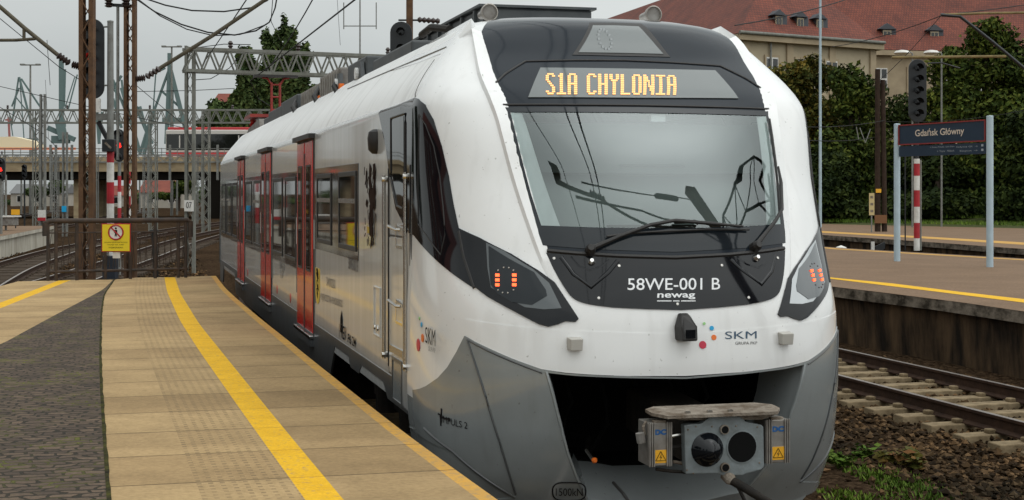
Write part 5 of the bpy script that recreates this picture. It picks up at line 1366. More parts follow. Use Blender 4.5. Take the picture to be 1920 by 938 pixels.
wire('right wire fanning up from the grey mast to the poplars', [at(350, 110, 49), at(365, 90, 49), at(420, 83, 49), at(470, 84, 49)], .014)
wire('curved feeder below the nearer gantry', [at(366, 150, 49), at(395, 148, 49), at(430, 128, 49), at(455, 100, 49)], .014)
# posts standing right of the train, seen over its roof
c = at(768, HY, 46); o = empty('catenary_post', (c.x, c.y, -.26), rz=-YAW, label='brown post with side insulators rising behind the train roof', cat='mast')
MB().box((0, 0, 5.3), (.20, .20, 10.6)).build('post', rust, o); mb = MB(); insul(mb, (.25, 0, zf(37, 46)), (.95, 0, zf(40, 46)), 5, .10); mb.build('insulator', insm, o); MB().tube((-.35, 0, zf(38, 46)), (.3, 0, zf(38, 46)), .03).build('bracket', sigb, o)
c = at(752, HY, 40); o = empty('railway_signal', (c.x, c.y, -.26), rz=-YAW, label='round-topped black signal seen over the train roof', cat='signal')
MB().tube((0, .1, 0), (0, .1, zf(80, 40)), .07).build('post', galv, o); sig_head(.60, 1.5, 3, o, (0, 0, zf(92, 40) ))
c = at(675, HY, 140); o = empty('radio_antenna', (c.x, c.y, -.26), rz=-YAW, label='tall thin radio antenna mast against the sky', cat='antenna')
MB().tube((0, 0, 0), (0, 0, 24), .10, .06).build('mast', galv, o)
for a in (-1.55, 1.55): MB().tube((a, 0, zf(55, 140)), (a, 0, zf(5, 140)), .05).build('dipole', galv, o)
MB().tube((-1.55, 0, zf(49, 140)), (1.55, 0, zf(49, 140)), .05).build('cross_arm', galv, o)

# ---- right side: name board, signal, poles, lamps
pA, pB = ground(1682, 490, ZR), ground(1856, 501, ZR); zt = 3.86
nb = empty('station_sign', (pA + pB) / 2, label='dark blue station name board between two pale blue posts', cat='sign'); nb['worldkids'] = 1
for p, py in ((pA, 234), (pB, 219)):
    dd = (p - CAM).dot(Vector((ST, CT, 0))); ztp = CAM.z + (HY - py) / F * dd
    po = MB().tube(p, Vector((p.x, p.y, ztp)), .075, .075, 14).build('post', bluep, nb, smooth=SM); MB().lathe(Vector((p.x, p.y, ztp)), (0, 0, 1), [(0, .078), (.02, .07), (.03, 0)], 14).build('post_cap', bluep, po)
navy = mat('sign navy', (.008, .022, .045), .35, c2=(.012, .028, .052), nscale=2); signred = mat('sign frame red', (.22, .018, .015), .5)
dirv = (pB - pA); dirv.z = 0; dirn = dirv.normalized(); nrm = Vector((dirn.y, -dirn.x, 0)); 
if nrm.dot(CAM - pA) < 0: nrm = -nrm
dA = (pA - CAM).dot(Vector((ST, CT, 0))); dB = (pB - CAM).dot(Vector((ST, CT, 0)))
zA = lambda py: CAM.z + (HY - py) / F * dA
zB = lambda py: CAM.z + (HY - py) / F * dB
def bpt(fx, fy, off): 
    top = zA(236) ; bot = zA(272)
    return pA + dirv * (.035 + .93 * fx) + nrm * off + Vector((0, 0, top + (bot - top) * fy - pA.z))
bo = MB().prism([bpt(0, 0, .03), bpt(1, 0, .03), bpt(1, 1, .03), bpt(0, 1, .03)], -nrm * .06).build('name_board', navy, nb)
for a, b in (((0, 0), (1, 0)), ((1, 0), (1, 1)), ((1, 1), (0, 1)), ((0, 1), (0, 0))): MB().bar(bpt(*a, .035), bpt(*b, .035), .03, .03).build('board_frame', signred, bo)
write('name_lettering', 'Gdańsk Główny', M['txtwhite'] if False else mat('board lettering', (.62, .52, .42), .5), bo, lambda x, y: bpt(.20 + .57 * x, .72 - .48 * y, .034), .012)
b2 = MB().prism([bpt(0, 1.08, .03), bpt(1, 1.08, .03), bpt(1, 1.62, .03), bpt(0, 1.62, .03)], -nrm * .06).build('direction_board', navy, nb)
tw = mat('small lettering', (.30, .33, .36), .5)
for s, x0, x1, y in (('← Warszawa Wschodnia   Gdynia Główna', .38, .66, 1.26), ('← Tczew   Malbork', .46, .66, 1.46), ('Gdynia Gł. →', .68, .92, 1.30), ('Sopot →', .72, .92, 1.50)):
    write('direction_lettering', s, tw, b2, (lambda x0, x1, y: (lambda fx, fy: bpt(x0 + (x1 - x0) * fx, y - .10 * fy, .034)))(x0, x1, y))
for fx, yy in ((.97, 1.26), (.97, 1.48)): MB().prism([bpt(fx - .012, yy, .034), bpt(fx + .012, yy, .034), bpt(fx + .012, yy - .11, .034), bpt(fx - .012, yy - .11, .034)], nrm * .002).build('platform_number', tw, b2)
c = ground(1719, 470, ZR); dd = (c - CAM).dot(Vector((ST, CT, 0)))
o = empty('railway_signal', c, rz=-YAW, label='tall black signal on a red and white post behind the station sign', cat='signal')
z6 = lambda py: CAM.z + (HY - py) / F * dd - ZR
for i, (a, b) in enumerate(((298, 307), (307, 330), (330, 357), (357, 388), (388, 418), (418, 447), (447, 470))): MB().tube((0, 0, z6(b)), (0, 0, z6(a)), .085, .085, 12).build('band', (swht, sred)[i % 2], o, smooth=SM)
MB().tube((0, 0, z6(298)), (0, 0, z6(225)), .06).build('post', sigb, o); sig_head(.50, 1.78, 5, o, (0, -.1, z6(171)))
MB().tube((-.30, .1, 0), (-.30, .1, z6(290)), .02).build('cable_pipe', sigb, o)
MB().tube((.14, .15, .0), (.14, .15, z6(300)), .04).build('support_post', galvd, o)
c = at(1650, HY, 62); o = empty('wooden_pole', (c.x, c.y, -.26), rz=-YAW, label='dark double wooden pole before the trees with small yellow plates', cat='pole')
wood = mat('dark wood pole', (.030, .020, .015), .85, c2=(.05, .033, .024), nscale=6, bump=.3)
MB().tube((-.10, 0, 0), (-.10, 0, zf(130, 62)), .13, .11).build('pole', wood, o); MB().tube((.20, 0, 0), (.12, 0, zf(150, 62)), .12, .10).build('pole', wood, o)
MB().box((-.10, -.15, zf(358, 62)), (.22, .03, .16)).build('yellow_plate', M['yellow'], o); MB().box((0, -.12, zf(411, 62)), (.5, .1, .35)).build('pole_foot', mat('foot rust', (.20, .10, .05), .8), o)
mb = MB(); mb.bar((-1.0, 0, zf(238, 62)), (-.9, 0, zf(262, 62)), .03, .03); mb.bar((-.85, 0, zf(240, 62)), (-.62, 0, zf(268, 62)), .03, .03); mb.bar((-.62, 0, zf(268, 62)), (-.4, 0, zf(242, 62)), .03, .03); mb.build('wire_fitting', galv, o)
c = at(1634.5, HY, 61); o = empty('marker_board', (c.x, c.y, -.26), rz=-YAW, label='narrow pale yellow board on a post left of the wooden pole', cat='sign')
MB().tube((0, .03, 0), (0, .03, zf(364, 61)), .03).build('post', galv, o); bd_ = MB().box((0, 0, zf(383, 61)), (.22, .02, .92)).build('board', mat('board cream', (.52, .42, .22), .6), o)
for k in range(3): MB().box((0, -.012, zf(370 + 13 * k, 61)), (.12, .006, .10)).build('board_mark', M['dusty'], bd_)
# cantilever at the right with its lamps
dd = 36
o = empty('catenary_cantilever', at(1885, 107, dd), label='yellowish cantilever tube with dark strut at the upper right', cat='cantilever', group='overhead line cantilevers'); o['worldkids'] = 1
ytub = mat('yellowish tube', (.26, .19, .085), .6, c2=(.16, .12, .06), nscale=6)
MB().tube(at(1672, 108, dd), at(1886, 106, dd), .035).build('steady_tube', ytub, o)
MB().path([at(1764, 28, dd), at(1800, 31, dd), at(1860, 78, dd), at(1925, 132, dd)], .04, 8).build('strut', sigb, o)
MB().path([at(1764, 28, dd), at(1850, 25, dd), at(1930, 24, dd)], .03, 8).build('top_tube', ytub, o)
MB().path([at(1740, 119, dd), at(1765, 118, dd), at(1800, 128, dd)], .02, 6).build('registration_arm', sigb, o)
for px, dl in ((1691, 70), (1746, 71)):
    c = at(px, 98, dl); lm = empty('platform_lamp', (c.x, c.y, -.26), rz=-YAW, label='flat white lamp head above the black signal, %s one' % ('left' if px < 1700 else 'right'), cat='lamp', group='lamps over the far platform')
    MB().tube((0.5, 0, 0), (.5, 0, c.z + .2), .05, .04).build('post', galv, lm); MB().path([(.5, 0, c.z + .2), (.3, 0, c.z + .3), (0, 0, c.z + .26)], .03, 6).build('lamp_arm', galv, lm)
    MB().lathe((0, 0, c.z + .26), (0, 0, 1), [(-.10, .30), (-.04, .38), (.06, .30), (.10, .1)], 14).build('lamp_head', swht, lm, smooth=SM)
c = at(1538, HY, 70); o = MB().tube((c.x, c.y, -.26), (c.x, c.y, 16), .075, .05).build('flag_pole', bluep); tag(o, 'slim pale blue pole standing in front of the red roof', 'pole')
wire('wire crossing the red roof down to the train', sag(at(1600, -5, 60), at(1378, 48, 50), .1, 6), .022)
wire('wire rising from the strut across the tiled roof', sag(at(1764, 30, 36), at(1560, 88, 48), .1, 6), .012); wire('upper wire from the strut to the right edge', sag(at(1764, 28, 36), at(1930, 8, 40), .02, 5), .012)
wire('lower wire in front of the dark trees', sag(at(1500, 238, 55), at(1660, 226, 62), .1, 6), .014); wire('second wire in front of the dark trees', sag(at(1500, 262, 55), at(1640, 258, 62), .1, 6), .014)
wire('long wire before the right tree', sag(at(1660, 228, 62), at(1930, 205, 62), .2, 6), .012); wire('steep wire from the strut to the wooden pole', sag(at(1764, 30, 50), at(1650, 150, 62), .1, 5), .012)
# small things on the tracks to the right
c = at(1577, 462, 47); o = MB().lathe((c.x, c.y, .2), (0, 0, 1), [(0, .22), (.28, .22), (.40, .16), (.46, .0)], 14).build('track_marker', swht, smooth=SM); tag(o, 'small white domed marker before the far platform wall', 'marker')
c = at(1640, 458, 45); o = empty('track_board', (c.x, c.y, -.26), rz=-YAW, label='small white and black board between the right platforms', cat='board')
MB().box((-.06, 0, .55), (.09, .1, 1.1)).build('post', swht, o); MB().prism([(.0, 0, .95), (.32, 0, 1.1), (.32, 0, .9), (.1, 0, .7)], (0, .04, 0)).build('board', sigb, o)
# poles behind the camera, mirrored in the windscreen
o = empty('catenary_mast', (3.65, 5.0, -.26), label='overhead line mast with cantilever standing beside the track ahead of the train front', cat='mast'); o['worldkids'] = 1
MB().box((3.65, 5.0, 4.4), (.34, .30, 9.3)).build('post', rust, o)
MB().path([(-1.3, 5.95, 7.02), (.3, 5.7, 7.0), (1.8, 4.95, 6.7), (3.6, 5.0, 6.3)], .05, 8).build('arm_tube', tubm, o)
MB().path([(-.2, 5.9, 7.2), (1.6, 5.6, 7.6), (3.6, 5.0, 8.4)], .022, 6).build('stay', tubm, o)
MB().path([(-.6, 6.6, 5.6), (1.2, 6.2, 5.8), (3.6, 5.0, 5.6)], .03, 8).build('steady_tube', tubm, o)
for p, q in (((.0, 5.8, 7.0), (.5, 5.66, 7.0)), ((2.3, 5.4, 7.86), (2.8, 5.2, 8.05))): mb = MB(); insul(mb, p, q, 6, .10); mb.build('insulator', insm, o)
ar1 = [(3.7, 4.8, 6.2), (4.1, 5.4, 7.2), (4.8, 6.4, 7.6), (5.9, 7.0, 7.6), (7.2, 7.3, 7.0)]; ar2 = [(3.9, 4.8, 5.6), (4.4, 5.4, 6.4), (5.0, 6.2, 6.8), (5.9, 6.8, 6.8), (7.0, 7.1, 6.3)]
mb = MB(); mb.path(ar1, .05, 6); mb.path(ar2, .05, 6)
for k in range(5):
    mb.tube(ar1[k], ar2[k], .03, n=5)
    if k < 4: mb.tube(ar2[k], ar1[k + 1], .03, n=5)
mb.build('curved_bracket', sigb, o)
# ------------------------------------------------------------------ viaduct, tram, cranes, buildings, trees
def local(px, py, dd): return at(px, py, dd)
cb = mat('viaduct beige concrete', (.46, .36, .22), .9, c2=(.30, .225, .14), nscale=.5, bump=.2, mapscale=(1, 1, 3)); cbd = mat('viaduct shaded soffit', (.014, .012, .010), .95, spec=.0)  # soffit and abutment: shade under the deck painted into the concrete colour
DB = 150.0
br = empty('road_viaduct', (at(200, HY, DB).x, at(200, HY, DB).y, -.26), rz=-YAW, label='beige concrete viaduct carrying the tram over the tracks', cat='bridge')
sc = DB / F; bx = lambda px: (px - 200) * sc; bz = lambda py, dd=DB: CAM.z + (HY - py) / F * dd + .26
XA, XB = bx(-400), bx(760)
def bbox(name, m, x0, x1, y0, y1, z0, z1, par): return MB().box(((x0 + x1) / 2, (y0 + y1) / 2, (z0 + z1) / 2), (x1 - x0, y1 - y0, z1 - z0)).build(name, m, par)
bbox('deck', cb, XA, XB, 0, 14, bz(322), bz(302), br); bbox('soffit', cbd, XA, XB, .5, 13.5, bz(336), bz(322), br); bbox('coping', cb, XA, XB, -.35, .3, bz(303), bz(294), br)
for px in (136, -160): bbox('pier', cb, bx(px - 9), bx(px + 9), 2, 4, 0, bz(330), br); 
bbox('pier', cb, bx(127), bx(145), 9.5, 11.5, 0, bz(330), br)
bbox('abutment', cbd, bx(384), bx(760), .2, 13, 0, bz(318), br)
rm = MB(); x = XA
while x < XB: rm.box((x, -.2, bz(287)), (.06, .06, 1.0)); x += 1.6
for z in (bz(279), bz(286)): rm.box(((XA + XB) / 2, -.2, z), (XB - XA, .06, .07))
rm.build('parapet_railing', galv, br)
for px in (98, 108, 138, 281, 321, 410): MB().box((bx(px), -.55, bz(305)), (.22, .2, 3.6)).build('drain_pipe', galv, br)
# lamps and rails on the viaduct
for px, top in ((57, 122), (322, 88)):
    dd = 170; c = at(px, HY, dd); o = empty('floodlight_mast', (c.x, c.y, -.26), rz=-YAW, label='%s floodlight mast with a flat crown beyond the viaduct' % ('shorter' if px < 100 else 'taller'), cat='lamp', group='floodlight masts beyond the viaduct')
    z = zf(top, dd); MB().tube((0, 0, 0), (0, 0, z), .18, .10).build('mast', galv, o); MB().box((0, 0, z), (2.3, .4, .12)).build('lamp_bar', galv, o)
    for s in (-1, 1): MB().box((s * .9, 0, z + .05), (.5, .5, .16)).build('lamp_head', galv, o)
# tram
c = at(310, HY, DB + 4); zt0 = bz(297, DB + 4) - .26
tm = empty('tram', (c.x, c.y, zt0), rz=-YAW, label='red and white tram crossing the viaduct', cat='tram')
tr_ = mat('tram red', (.50, .035, .04), .35); tw_ = mat('tram white', (.50, .48, .45), .35)
MB().box((9, 1.2, 1.65), (18, 2.3, 2.7)).build('body', tw_, tm, bevel=.12); MB().box((9, .04, 1.70), (17.8, .03, 1.7)).build('window_band', M['tint'], tm)
MB().box((9, 1.2, 3.1), (17.6, 2.0, .35)).build('roof_fairing', tr_, tm, bevel=.05); MB().box((9, .035, .45), (17.9, .06, .45)).build('skirt', tr_, tm)
for x in (1.5, 4.6, 7.7, 10.8, 13.9): MB().box((x, .02, 1.75), (.12, .04, 1.3)).build('window_post', tw_, tm)
for x in (2.5, 9, 15): MB().box((x, 1.2, .1), (2, 1.8, .35)).build('bogie', M['dark'], tm)
# cream canopies and orange barrier on the viaduct at the left
cr2 = mat('cream canvas', (.72, .62, .44), .8)
c = at(25, 262, DB + 6); o = empty('canvas_canopy', (c.x, c.y, bz(296) - .26), rz=-YAW, label='long cream canopy standing on the viaduct at the left', cat='canopy')
pr_ = [(-4.6, 0, 1.2), (-4.4, 0, 2.0), (-2, 0, 2.35), (0, 0, 2.4), (2.2, 0, 1.9), (2.8, 0, 1.2)]
MB().prism(pr_, (0, 2.4, 0)).build('roof', cr2, o); 
for x in (-4.2, -1, 2.2): MB().box((x, .2, .6), (.08, .08, 1.3)).build('post', galv, o)
c = at(60, 280, DB + 1); o = empty('orange_barrier', (c.x, c.y, bz(294) - .26), rz=-YAW, label='orange barrier along the viaduct edge', cat='barrier')
MB().box((0, 0, .85), (9.0, .1, .22)).build('rail', M['dotorange'], o)
for x in (-4, -2, 0, 2, 4): MB().box((x, .05, .4), (.1, .1, .9)).build('post', galv, o)
# harbour cranes far away
cg = mat('crane green steel', (.145, .205, .195), .8, c2=(.12, .165, .16), nscale=.05); cr_m = mat('crane faded red', (.36, .14, .13), .8)
DCN = 620.0
def crane(label, bars, m=cg, dd=DCN):
    c = at(bars[0][0], HY, dd); o = empty('harbour_crane', (c.x, c.y, -.26), label=label, cat='crane', group='harbour cranes beyond the viaduct'); o['worldkids'] = 1
    for nm, x0, y0, x1, y1, w_ in [(b[4] if len(b) > 5 else 'girder', *b[:4], b[-1]) for b in bars]:
        wm = px_w(w_, dd); p, q = at(x0, y0, dd), at(x1, y1, dd)
        if w_ >= 5: 
            MB().bar(p, q, wm, wm).build(nm, m, o)
        else:
            # open girder: two thin chords and diagonals
            MB().bar(p, q, wm, wm).build(nm, m, o)
    return o
crane('leaning green crane with two splayed legs at the far left', [(35, 145, 22, 235, 'jib', 3), (36, 145, 66, 260, 'leg', 4), (36, 165, 22, 200, 'strut', 2.5), (40, 148, 75, 200, 'jib', 3), (37, 146, 45, 260, 'stay', 2), (18, 215, 24, 255, 'tie', 2), (28, 180, 52, 210, 'brace', 2), (14, 262, 70, 262, 'portal', 5)])
crane('tall dark crane tower standing upright left of the broad mast', [(115, 110, 115, 230, 'tower', 9), (111, 225, 119, 262, 'tower', 17), (116, 118, 113, 100, 'head', 5), (108, 232, 122, 232, 'cab', 12), (90, 240, 140, 262, 'portal', 9), (98, 262, 130, 262, 'portal', 14), (122, 130, 120, 200, 'ladder', 4)])
crane('pale crane with thin fan of jibs between the masts', [(145, 140, 128, 205, 'jib', 2.5), (140, 145, 118, 215, 'stay', 2), (228, 142, 212, 168, 'jib', 4), (212, 150, 238, 215, 'leg', 4), (218, 160, 220, 235, 'tower', 5), (205, 158, 230, 190, 'brace', 2.5), (228, 150, 236, 225, 'leg', 4)])
crane('large green crane with splayed legs left of the grey mast', [(318, 100, 318, 155, 'head', 8), (318, 125, 312, 270, 'leg', 8), (318, 125, 345, 230, 'leg', 8), (318, 128, 290, 205, 'jib', 4), (310, 128, 290, 138, 'boom', 3), (292, 138, 287, 210, 'stay', 2.5), (302, 170, 336, 200, 'brace', 4), (290, 205, 270, 290, 'leg', 7), (345, 230, 352, 262, 'leg', 8), (305, 225, 340, 225, 'portal', 8), (262, 200, 286, 290, 'leg', 6), (322, 140, 322, 250, 'tower', 7)])
crane('crane with crossed green girders behind the slimmer mast', [(228, 165, 262, 285, 'leg', 7), (255, 200, 285, 270, 'leg', 6), (285, 215, 262, 290, 'leg', 6), (212, 185, 228, 240, 'jib', 5), (180, 185, 186, 270, 'leg', 6), (192, 210, 186, 262, 'leg', 5)])
crane('slim reddish crane post at the far left', [(16, 220, 18, 262, 'post', 4), (10, 225, 22, 225, 'arm', 3)], cr_m)
# houses under the viaduct
hm = mat('far plaster', (.42, .38, .32), .9, c2=(.30, .27, .23), nscale=.3); rr = mat('far red roof', (.22, .07, .05), .9, c2=(.15, .05, .04), nscale=.5)
def house(label, px0, px1, yeave, yridge, dd, wall=hm, roof=rr, depth_=9.0):
    c = at((px0 + px1) / 2, HY, dd); W = px_w(px1 - px0, dd); he, hr = zf(yeave, dd), zf(yridge, dd)
    o = empty('house', (c.x, c.y, -.26), rz=-YAW, label=label, cat='house', group='houses beyond the viaduct')
    MB().box((0, depth_ / 2, he / 2), (W, depth_, he)).build('wall', wall, o)
    MB().add([(-W / 2 - .3, -.4, he - .1), (W / 2 + .3, -.4, he - .1), (W / 2 + .3, depth_ + .4, he - .1), (-W / 2 - .3, depth_ + .4, he - .1), (-W / 2 - .3, depth_ / 2, hr), (W / 2 + .3, depth_ / 2, hr)], [(0, 1, 5, 4), (2, 3, 4, 5), (0, 4, 3), (1, 2, 5), (3, 2, 1, 0)]).build('roof', roof, o)
    n = max(2, int(W / 3.2))
    for i in range(n):
        x = -W / 2 + W * (i + .5) / n; f = MB().box((x, -.02, he * .55), (1.1, .08, 1.4)).build('window', swht, o); MB().box((x, -.05, he * .55), (.9, .06, 1.2)).build('pane', M['tint'], f)
    return o
house('long red roofed house seen under the viaduct', 262, 342, 360, 338, 260); house('low red roofed house behind the masts under the viaduct', 172, 232, 366, 348, 290); house('grey roofed shed under the viaduct at the left', 20, 120, 362, 345, 300, roof=mat('far grey roof', (.16, .16, .16), .9))
house('red roofed house peeping above the bush left of the poplars', 402, 442, 192, 172, 230)
for k, (px, yb) in enumerate(((40, 0), (62, 0), (95, 0), (160, 0), (200, 0), (262, 0), (332, 0))):
    c = at(px, HY, 175 + 9 * (k % 3)); o = MB().tube((c.x, c.y, -.26), (c.x, c.y, 6.2), .12, .10).build('distant_post', galv); tag(o, 'thin pale post seen under the viaduct', 'post', 'thin posts under the viaduct')

# ---- the red-roofed building
stn = mat('building stone', (.40, .32, .215), .9, c2=(.31, .245, .165), nscale=.6, bump=.2); stn2 = mat('building plaster', (.44, .37, .26), .9, c2=(.36, .30, .21), nscale=.5)
tile = bpy.data.materials.new('roof tiles'); tile.use_nodes = True; t = tile.node_tree; b = t.nodes['Principled BSDF']; N = t.nodes.new; Lk = t.links.new
uvn = N('ShaderNodeUVMap'); uvn.uv_map = 'UV'; k = N('ShaderNodeTexBrick'); k.inputs['Scale'].default_value = 1; k.inputs['Brick Width'].default_value = .30; k.inputs['Row Height'].default_value = .34; k.inputs['Mortar Size'].default_value = .03
for i, cc in (('Color1', (.195, .048, .026)), ('Color2', (.135, .032, .019)), ('Mortar', (.075, .022, .016))): k.inputs[i].default_value = (*cc, 1)
Lk(uvn.outputs[0], k.inputs['Vector']); n1 = N('ShaderNodeTexNoise'); n1.inputs['Scale'].default_value = .35; n1.inputs['Detail'].default_value = 8; Lk(uvn.outputs[0], n1.inputs['Vector'])
r1 = N('ShaderNodeValToRGB'); r1.color_ramp.elements[0].position = .3; r1.color_ramp.elements[0].color = (.72, .72, .72, 1); r1.color_ramp.elements[1].position = .7; r1.color_ramp.elements[1].color = (1.18, 1.15, 1.1, 1); Lk(n1.outputs['Fac'], r1.inputs[0])
m_ = N('ShaderNodeMix'); m_.data_type = 'RGBA'; m_.blend_type = 'MULTIPLY'; m_.inputs[0].default_value = 1; Lk(k.outputs['Color'], m_.inputs[6]); Lk(r1.outputs[0], m_.inputs[7]); Lk(m_.outputs[2], b.inputs['Base Color'])
bp_ = N('ShaderNodeBump'); bp_.inputs['Strength'].default_value = .5; bp_.inputs['Distance'].default_value = .05; Lk(k.outputs['Fac'], bp_.inputs['Height']); bp_.invert = True; Lk(bp_.outputs[0], b.inputs['Normal']); b.inputs['Roughness'].default_value = .85
def roofplane(name, pts, par):
    pts = [Vector(p) for p in pts]; me = bpy.data.meshes.new(name); me.from_pydata([tuple(p) for p in pts], [], [tuple(range(len(pts)))]); me.update()
    ul = me.uv_layers.new(name='UV'); x = (pts[1] - pts[0]).normalized(); nn = x.cross(pts[-1] - pts[0]).normalized(); y = nn.cross(x)
    for l in me.loops: v = pts[l.vertex_index] - pts[0]; ul.data[l.index].uv = (v.dot(x), v.dot(y))
    o = link(name, me, tile, par); sm = o.modifiers.new('thick', 'SOLIDIFY'); sm.thickness = .25; sm.offset = -1; return o
def block(o, A, B, D, ze, pitch, nfl, nb, wallm_, hip=True):
    A, B, D = (Vector((p.x, p.y, 0)) for p in (A, B, D)); Cc = B + D - A
    e1 = (B - A).normalized(); e2 = (D - A).normalized(); up = Vector((0, 0, 1)); W, Dp = (B - A).length, (D - A).length
    MB().prism([A, B, Cc, D], up * ze).build('wall', wallm_, o)
    ov = .7; a, b, c, d_ = A - e1 * ov - e2 * ov, B + e1 * ov - e2 * ov, Cc + e1 * ov + e2 * ov, D - e1 * ov + e2 * ov
    MB().prism([a + up * (ze - .55), b + up * (ze - .55), c + up * (ze - .55), d_ + up * (ze - .55)], up * .5).build('cornice', stn, o)
    h = min(W, Dp) / 2 + ov; zr = ze + h * pitch; E_ = up * ze
    if W >= Dp: r0, r1_ = A + e1 * (h - ov) + e2 * (Dp / 2), B - e1 * (h - ov) + e2 * (Dp / 2)
    else: r0, r1_ = A + e1 * (W / 2) + e2 * (h - ov), D + e1 * (W / 2) - e2 * (h - ov)
    r0, r1_ = r0 + up * zr, r1_ + up * zr
    if W >= Dp:
        rfs = [[a + E_, b + E_, r1_, r0], [b + E_, c + E_, r1_], [c + E_, d_ + E_, r0, r1_], [d_ + E_, a + E_, r0]]
    else: rfs = [[a + E_, b + E_, r0], [b + E_, c + E_, r1_, r0], [c + E_, d_ + E_, r1_], [d_ + E_, a + E_, r0, r1_]]
    for q in rfs: roofplane('roof', q, o)
    return e1, e2, W, Dp
def bwin(o, A, e1, e2, x, z, w_, h_):
    p = Vector((A.x, A.y, 0)) + e1 * x + Vector((0, 0, z)); rz = math.atan2(e1.y, e1.x); q = p - e2 * .06
    f = MB().box(q, (w_ + .35, .14, h_ + .4), rz).build('window', stn, o)
    MB().box(q - e2 * .06, (w_, .08, h_), rz).build('sash', swht, f)
    for sx in (-.25, .25):
        for k in (-.25, .25): MB().box(q - e2 * .10 + e1 * (sx * w_) + Vector((0, 0, k * h_)), (w_ * .40, .05, h_ * .40), rz).build('pane', M['tint'], f)
def dormer(o, base, e1, e2, w_=1.5, h_=1.5):
    rz = math.atan2(e1.y, e1.x); up = Vector((0, 0, 1)); q = base
    dm = MB().box(q + e2 * 1.2 + up * h_ / 2, (w_, 2.4, h_), rz).build('dormer', mat('dormer slate', (.085, .09, .10), .7) if 'dslate' not in M else M['dslate'], o)
    M['dslate'] = dm.data.materials[0]
    MB().prism([q - e1 * (w_ * .68) + up * h_ - e2 * .25, q + e1 * (w_ * .68) + up * h_ - e2 * .25, q + up * (h_ + w_ * .42) - e2 * .25], e2 * 3.0).build('dormer_roof', M['dslate'], dm)
    MB().box(q - e2 * .03 + up * h_ * .5, (w_ * .62, .10, h_ * .84), rz).build('dormer_window', stn2, dm)
    for sx in (-.14, .14): MB().box(q - e2 * .07 + up * h_ * .52 + e1 * (sx * w_), (w_ * .22, .06, h_ * .62), rz).build('pane', M['tint'], dm)
bl = empty('tiled_building', at(1390, HY, 122), label='large stone building with a steep red tiled roof and dormers', cat='building'); bl['worldkids'] = 1; bl.location.z = -.26
A, B, D = at(1392, HY, 122), at(1640, HY, 130), at(930, HY, 200)
ze = CAM.z + (HY - 64) / F * 122
e1, e2, W, Dp = block(bl, A, B, D, ze, .95, 4, 5, stn2)
for x in (3.2, 6.6, 10.0):
    for z in (ze - 2.9, ze - 7.0, ze - 11): bwin(bl, A, e1, e2, x, z, 1.3, 2.2)
for x in (4.3, 6.75, 9.0): dormer(bl, Vector((A.x, A.y, 0)) + e1 * x + e2 * .55 + Vector((0, 0, ze + .75)), e1, e2, 1.15, 1.15)
A2, B2 = at(1380, HY, 148), at(2150, HY, 158); d2 = Vector((ST, CT, 0)) * 17; ze2 = CAM.z + (HY - 92) / F * 150
f1, f2, W2, D2 = block(bl, A2, B2, A2 + d2, ze2, 1.05, 4, 9, stn)
for px in (1664, 1764, 1870): 
    x = (at(px, HY, 152) - Vector((A2.x, A2.y, CAM.z))).dot(f1); dormer(bl, Vector((A2.x, A2.y, 0)) + f1 * x + f2 * 1.0 + Vector((0, 0, ze2 + .9)), f1, f2, 1.5, 1.4)
for i in range(8):
    for z in (ze2 - 3, ze2 - 7.5): bwin(bl, A2, f1, f2, 12.0 + 3.8 * i, z, 1.4, 2.3)
for fx in (.02, .34, .66, .98):
    q = Vector((A.x, A.y, 0)) + e1 * (W * fx) - e2 * .05; MB().box(q + Vector((0, 0, ze / 2)), (.7, .25, ze - 1.0), math.atan2(e1.y, e1.x)).build('pilaster', stn, bl)
q = Vector((A.x, A.y, 0)) + e1 * (W / 2) - e2 * .06; MB().box(q + Vector((0, 0, ze - 5.0)), (W, .3, .35), math.atan2(e1.y, e1.x)).build('string_course', stn, bl)
MB().tube(Vector((A.x, A.y, ze + .05)) - e1 * .7 - e2 * .8, Vector((A.x, A.y, ze + .05)) + e1 * (W + .7) - e2 * .8, .14).build('gutter', galvd, bl)
MB().tube(A + Vector((0, 0, -2)) + e1 * 3.0 - e2 * .2, Vector((A.x, A.y, ze)) + e1 * 3.0 - e2 * .2, .09).build('downpipe', galv, bl)

# ---- trees
def leafmat(name, c1, c2, c3):
    m = bpy.data.materials.new(name); m.use_nodes = True; t = m.node_tree; b = t.nodes['Principled BSDF']; N = t.nodes.new
    g = N('ShaderNodeNewGeometry'); r = N('ShaderNodeValToRGB'); r.color_ramp.elements[0].color = (*c1, 1); r.color_ramp.elements[1].color = (*c3, 1); e = r.color_ramp.elements.new(.55); e.color = (*c2, 1)
    t.links.new(g.outputs['Random Per Island'], r.inputs[0])
    tc_ = N('ShaderNodeTexCoord'); n = N('ShaderNodeTexNoise'); n.inputs['Scale'].default_value = .45; n.inputs['Detail'].default_value = 4; t.links.new(tc_.outputs['Object'], n.inputs['Vector'])
    r2 = N('ShaderNodeValToRGB'); r2.color_ramp.elements[0].position = .35; r2.color_ramp.elements[0].color = (.50, .56, .5, 1); r2.color_ramp.elements[1].position = .68; r2.color_ramp.elements[1].color = (1.55, 1.4, 1.05, 1); t.links.new(n.outputs['Fac'], r2.inputs[0])
    x = N('ShaderNodeMix'); x.data_type = 'RGBA'; x.blend_type = 'MULTIPLY'; x.inputs[0].default_value = 1; t.links.new(r.outputs[0], x.inputs[6]); t.links.new(r2.outputs[0], x.inputs[7]); t.links.new(x.outputs[2], b.inputs['Base Color'])
    b.inputs['Roughness'].default_value = .7; b.inputs['Specular IOR Level'].default_value = .08; return m
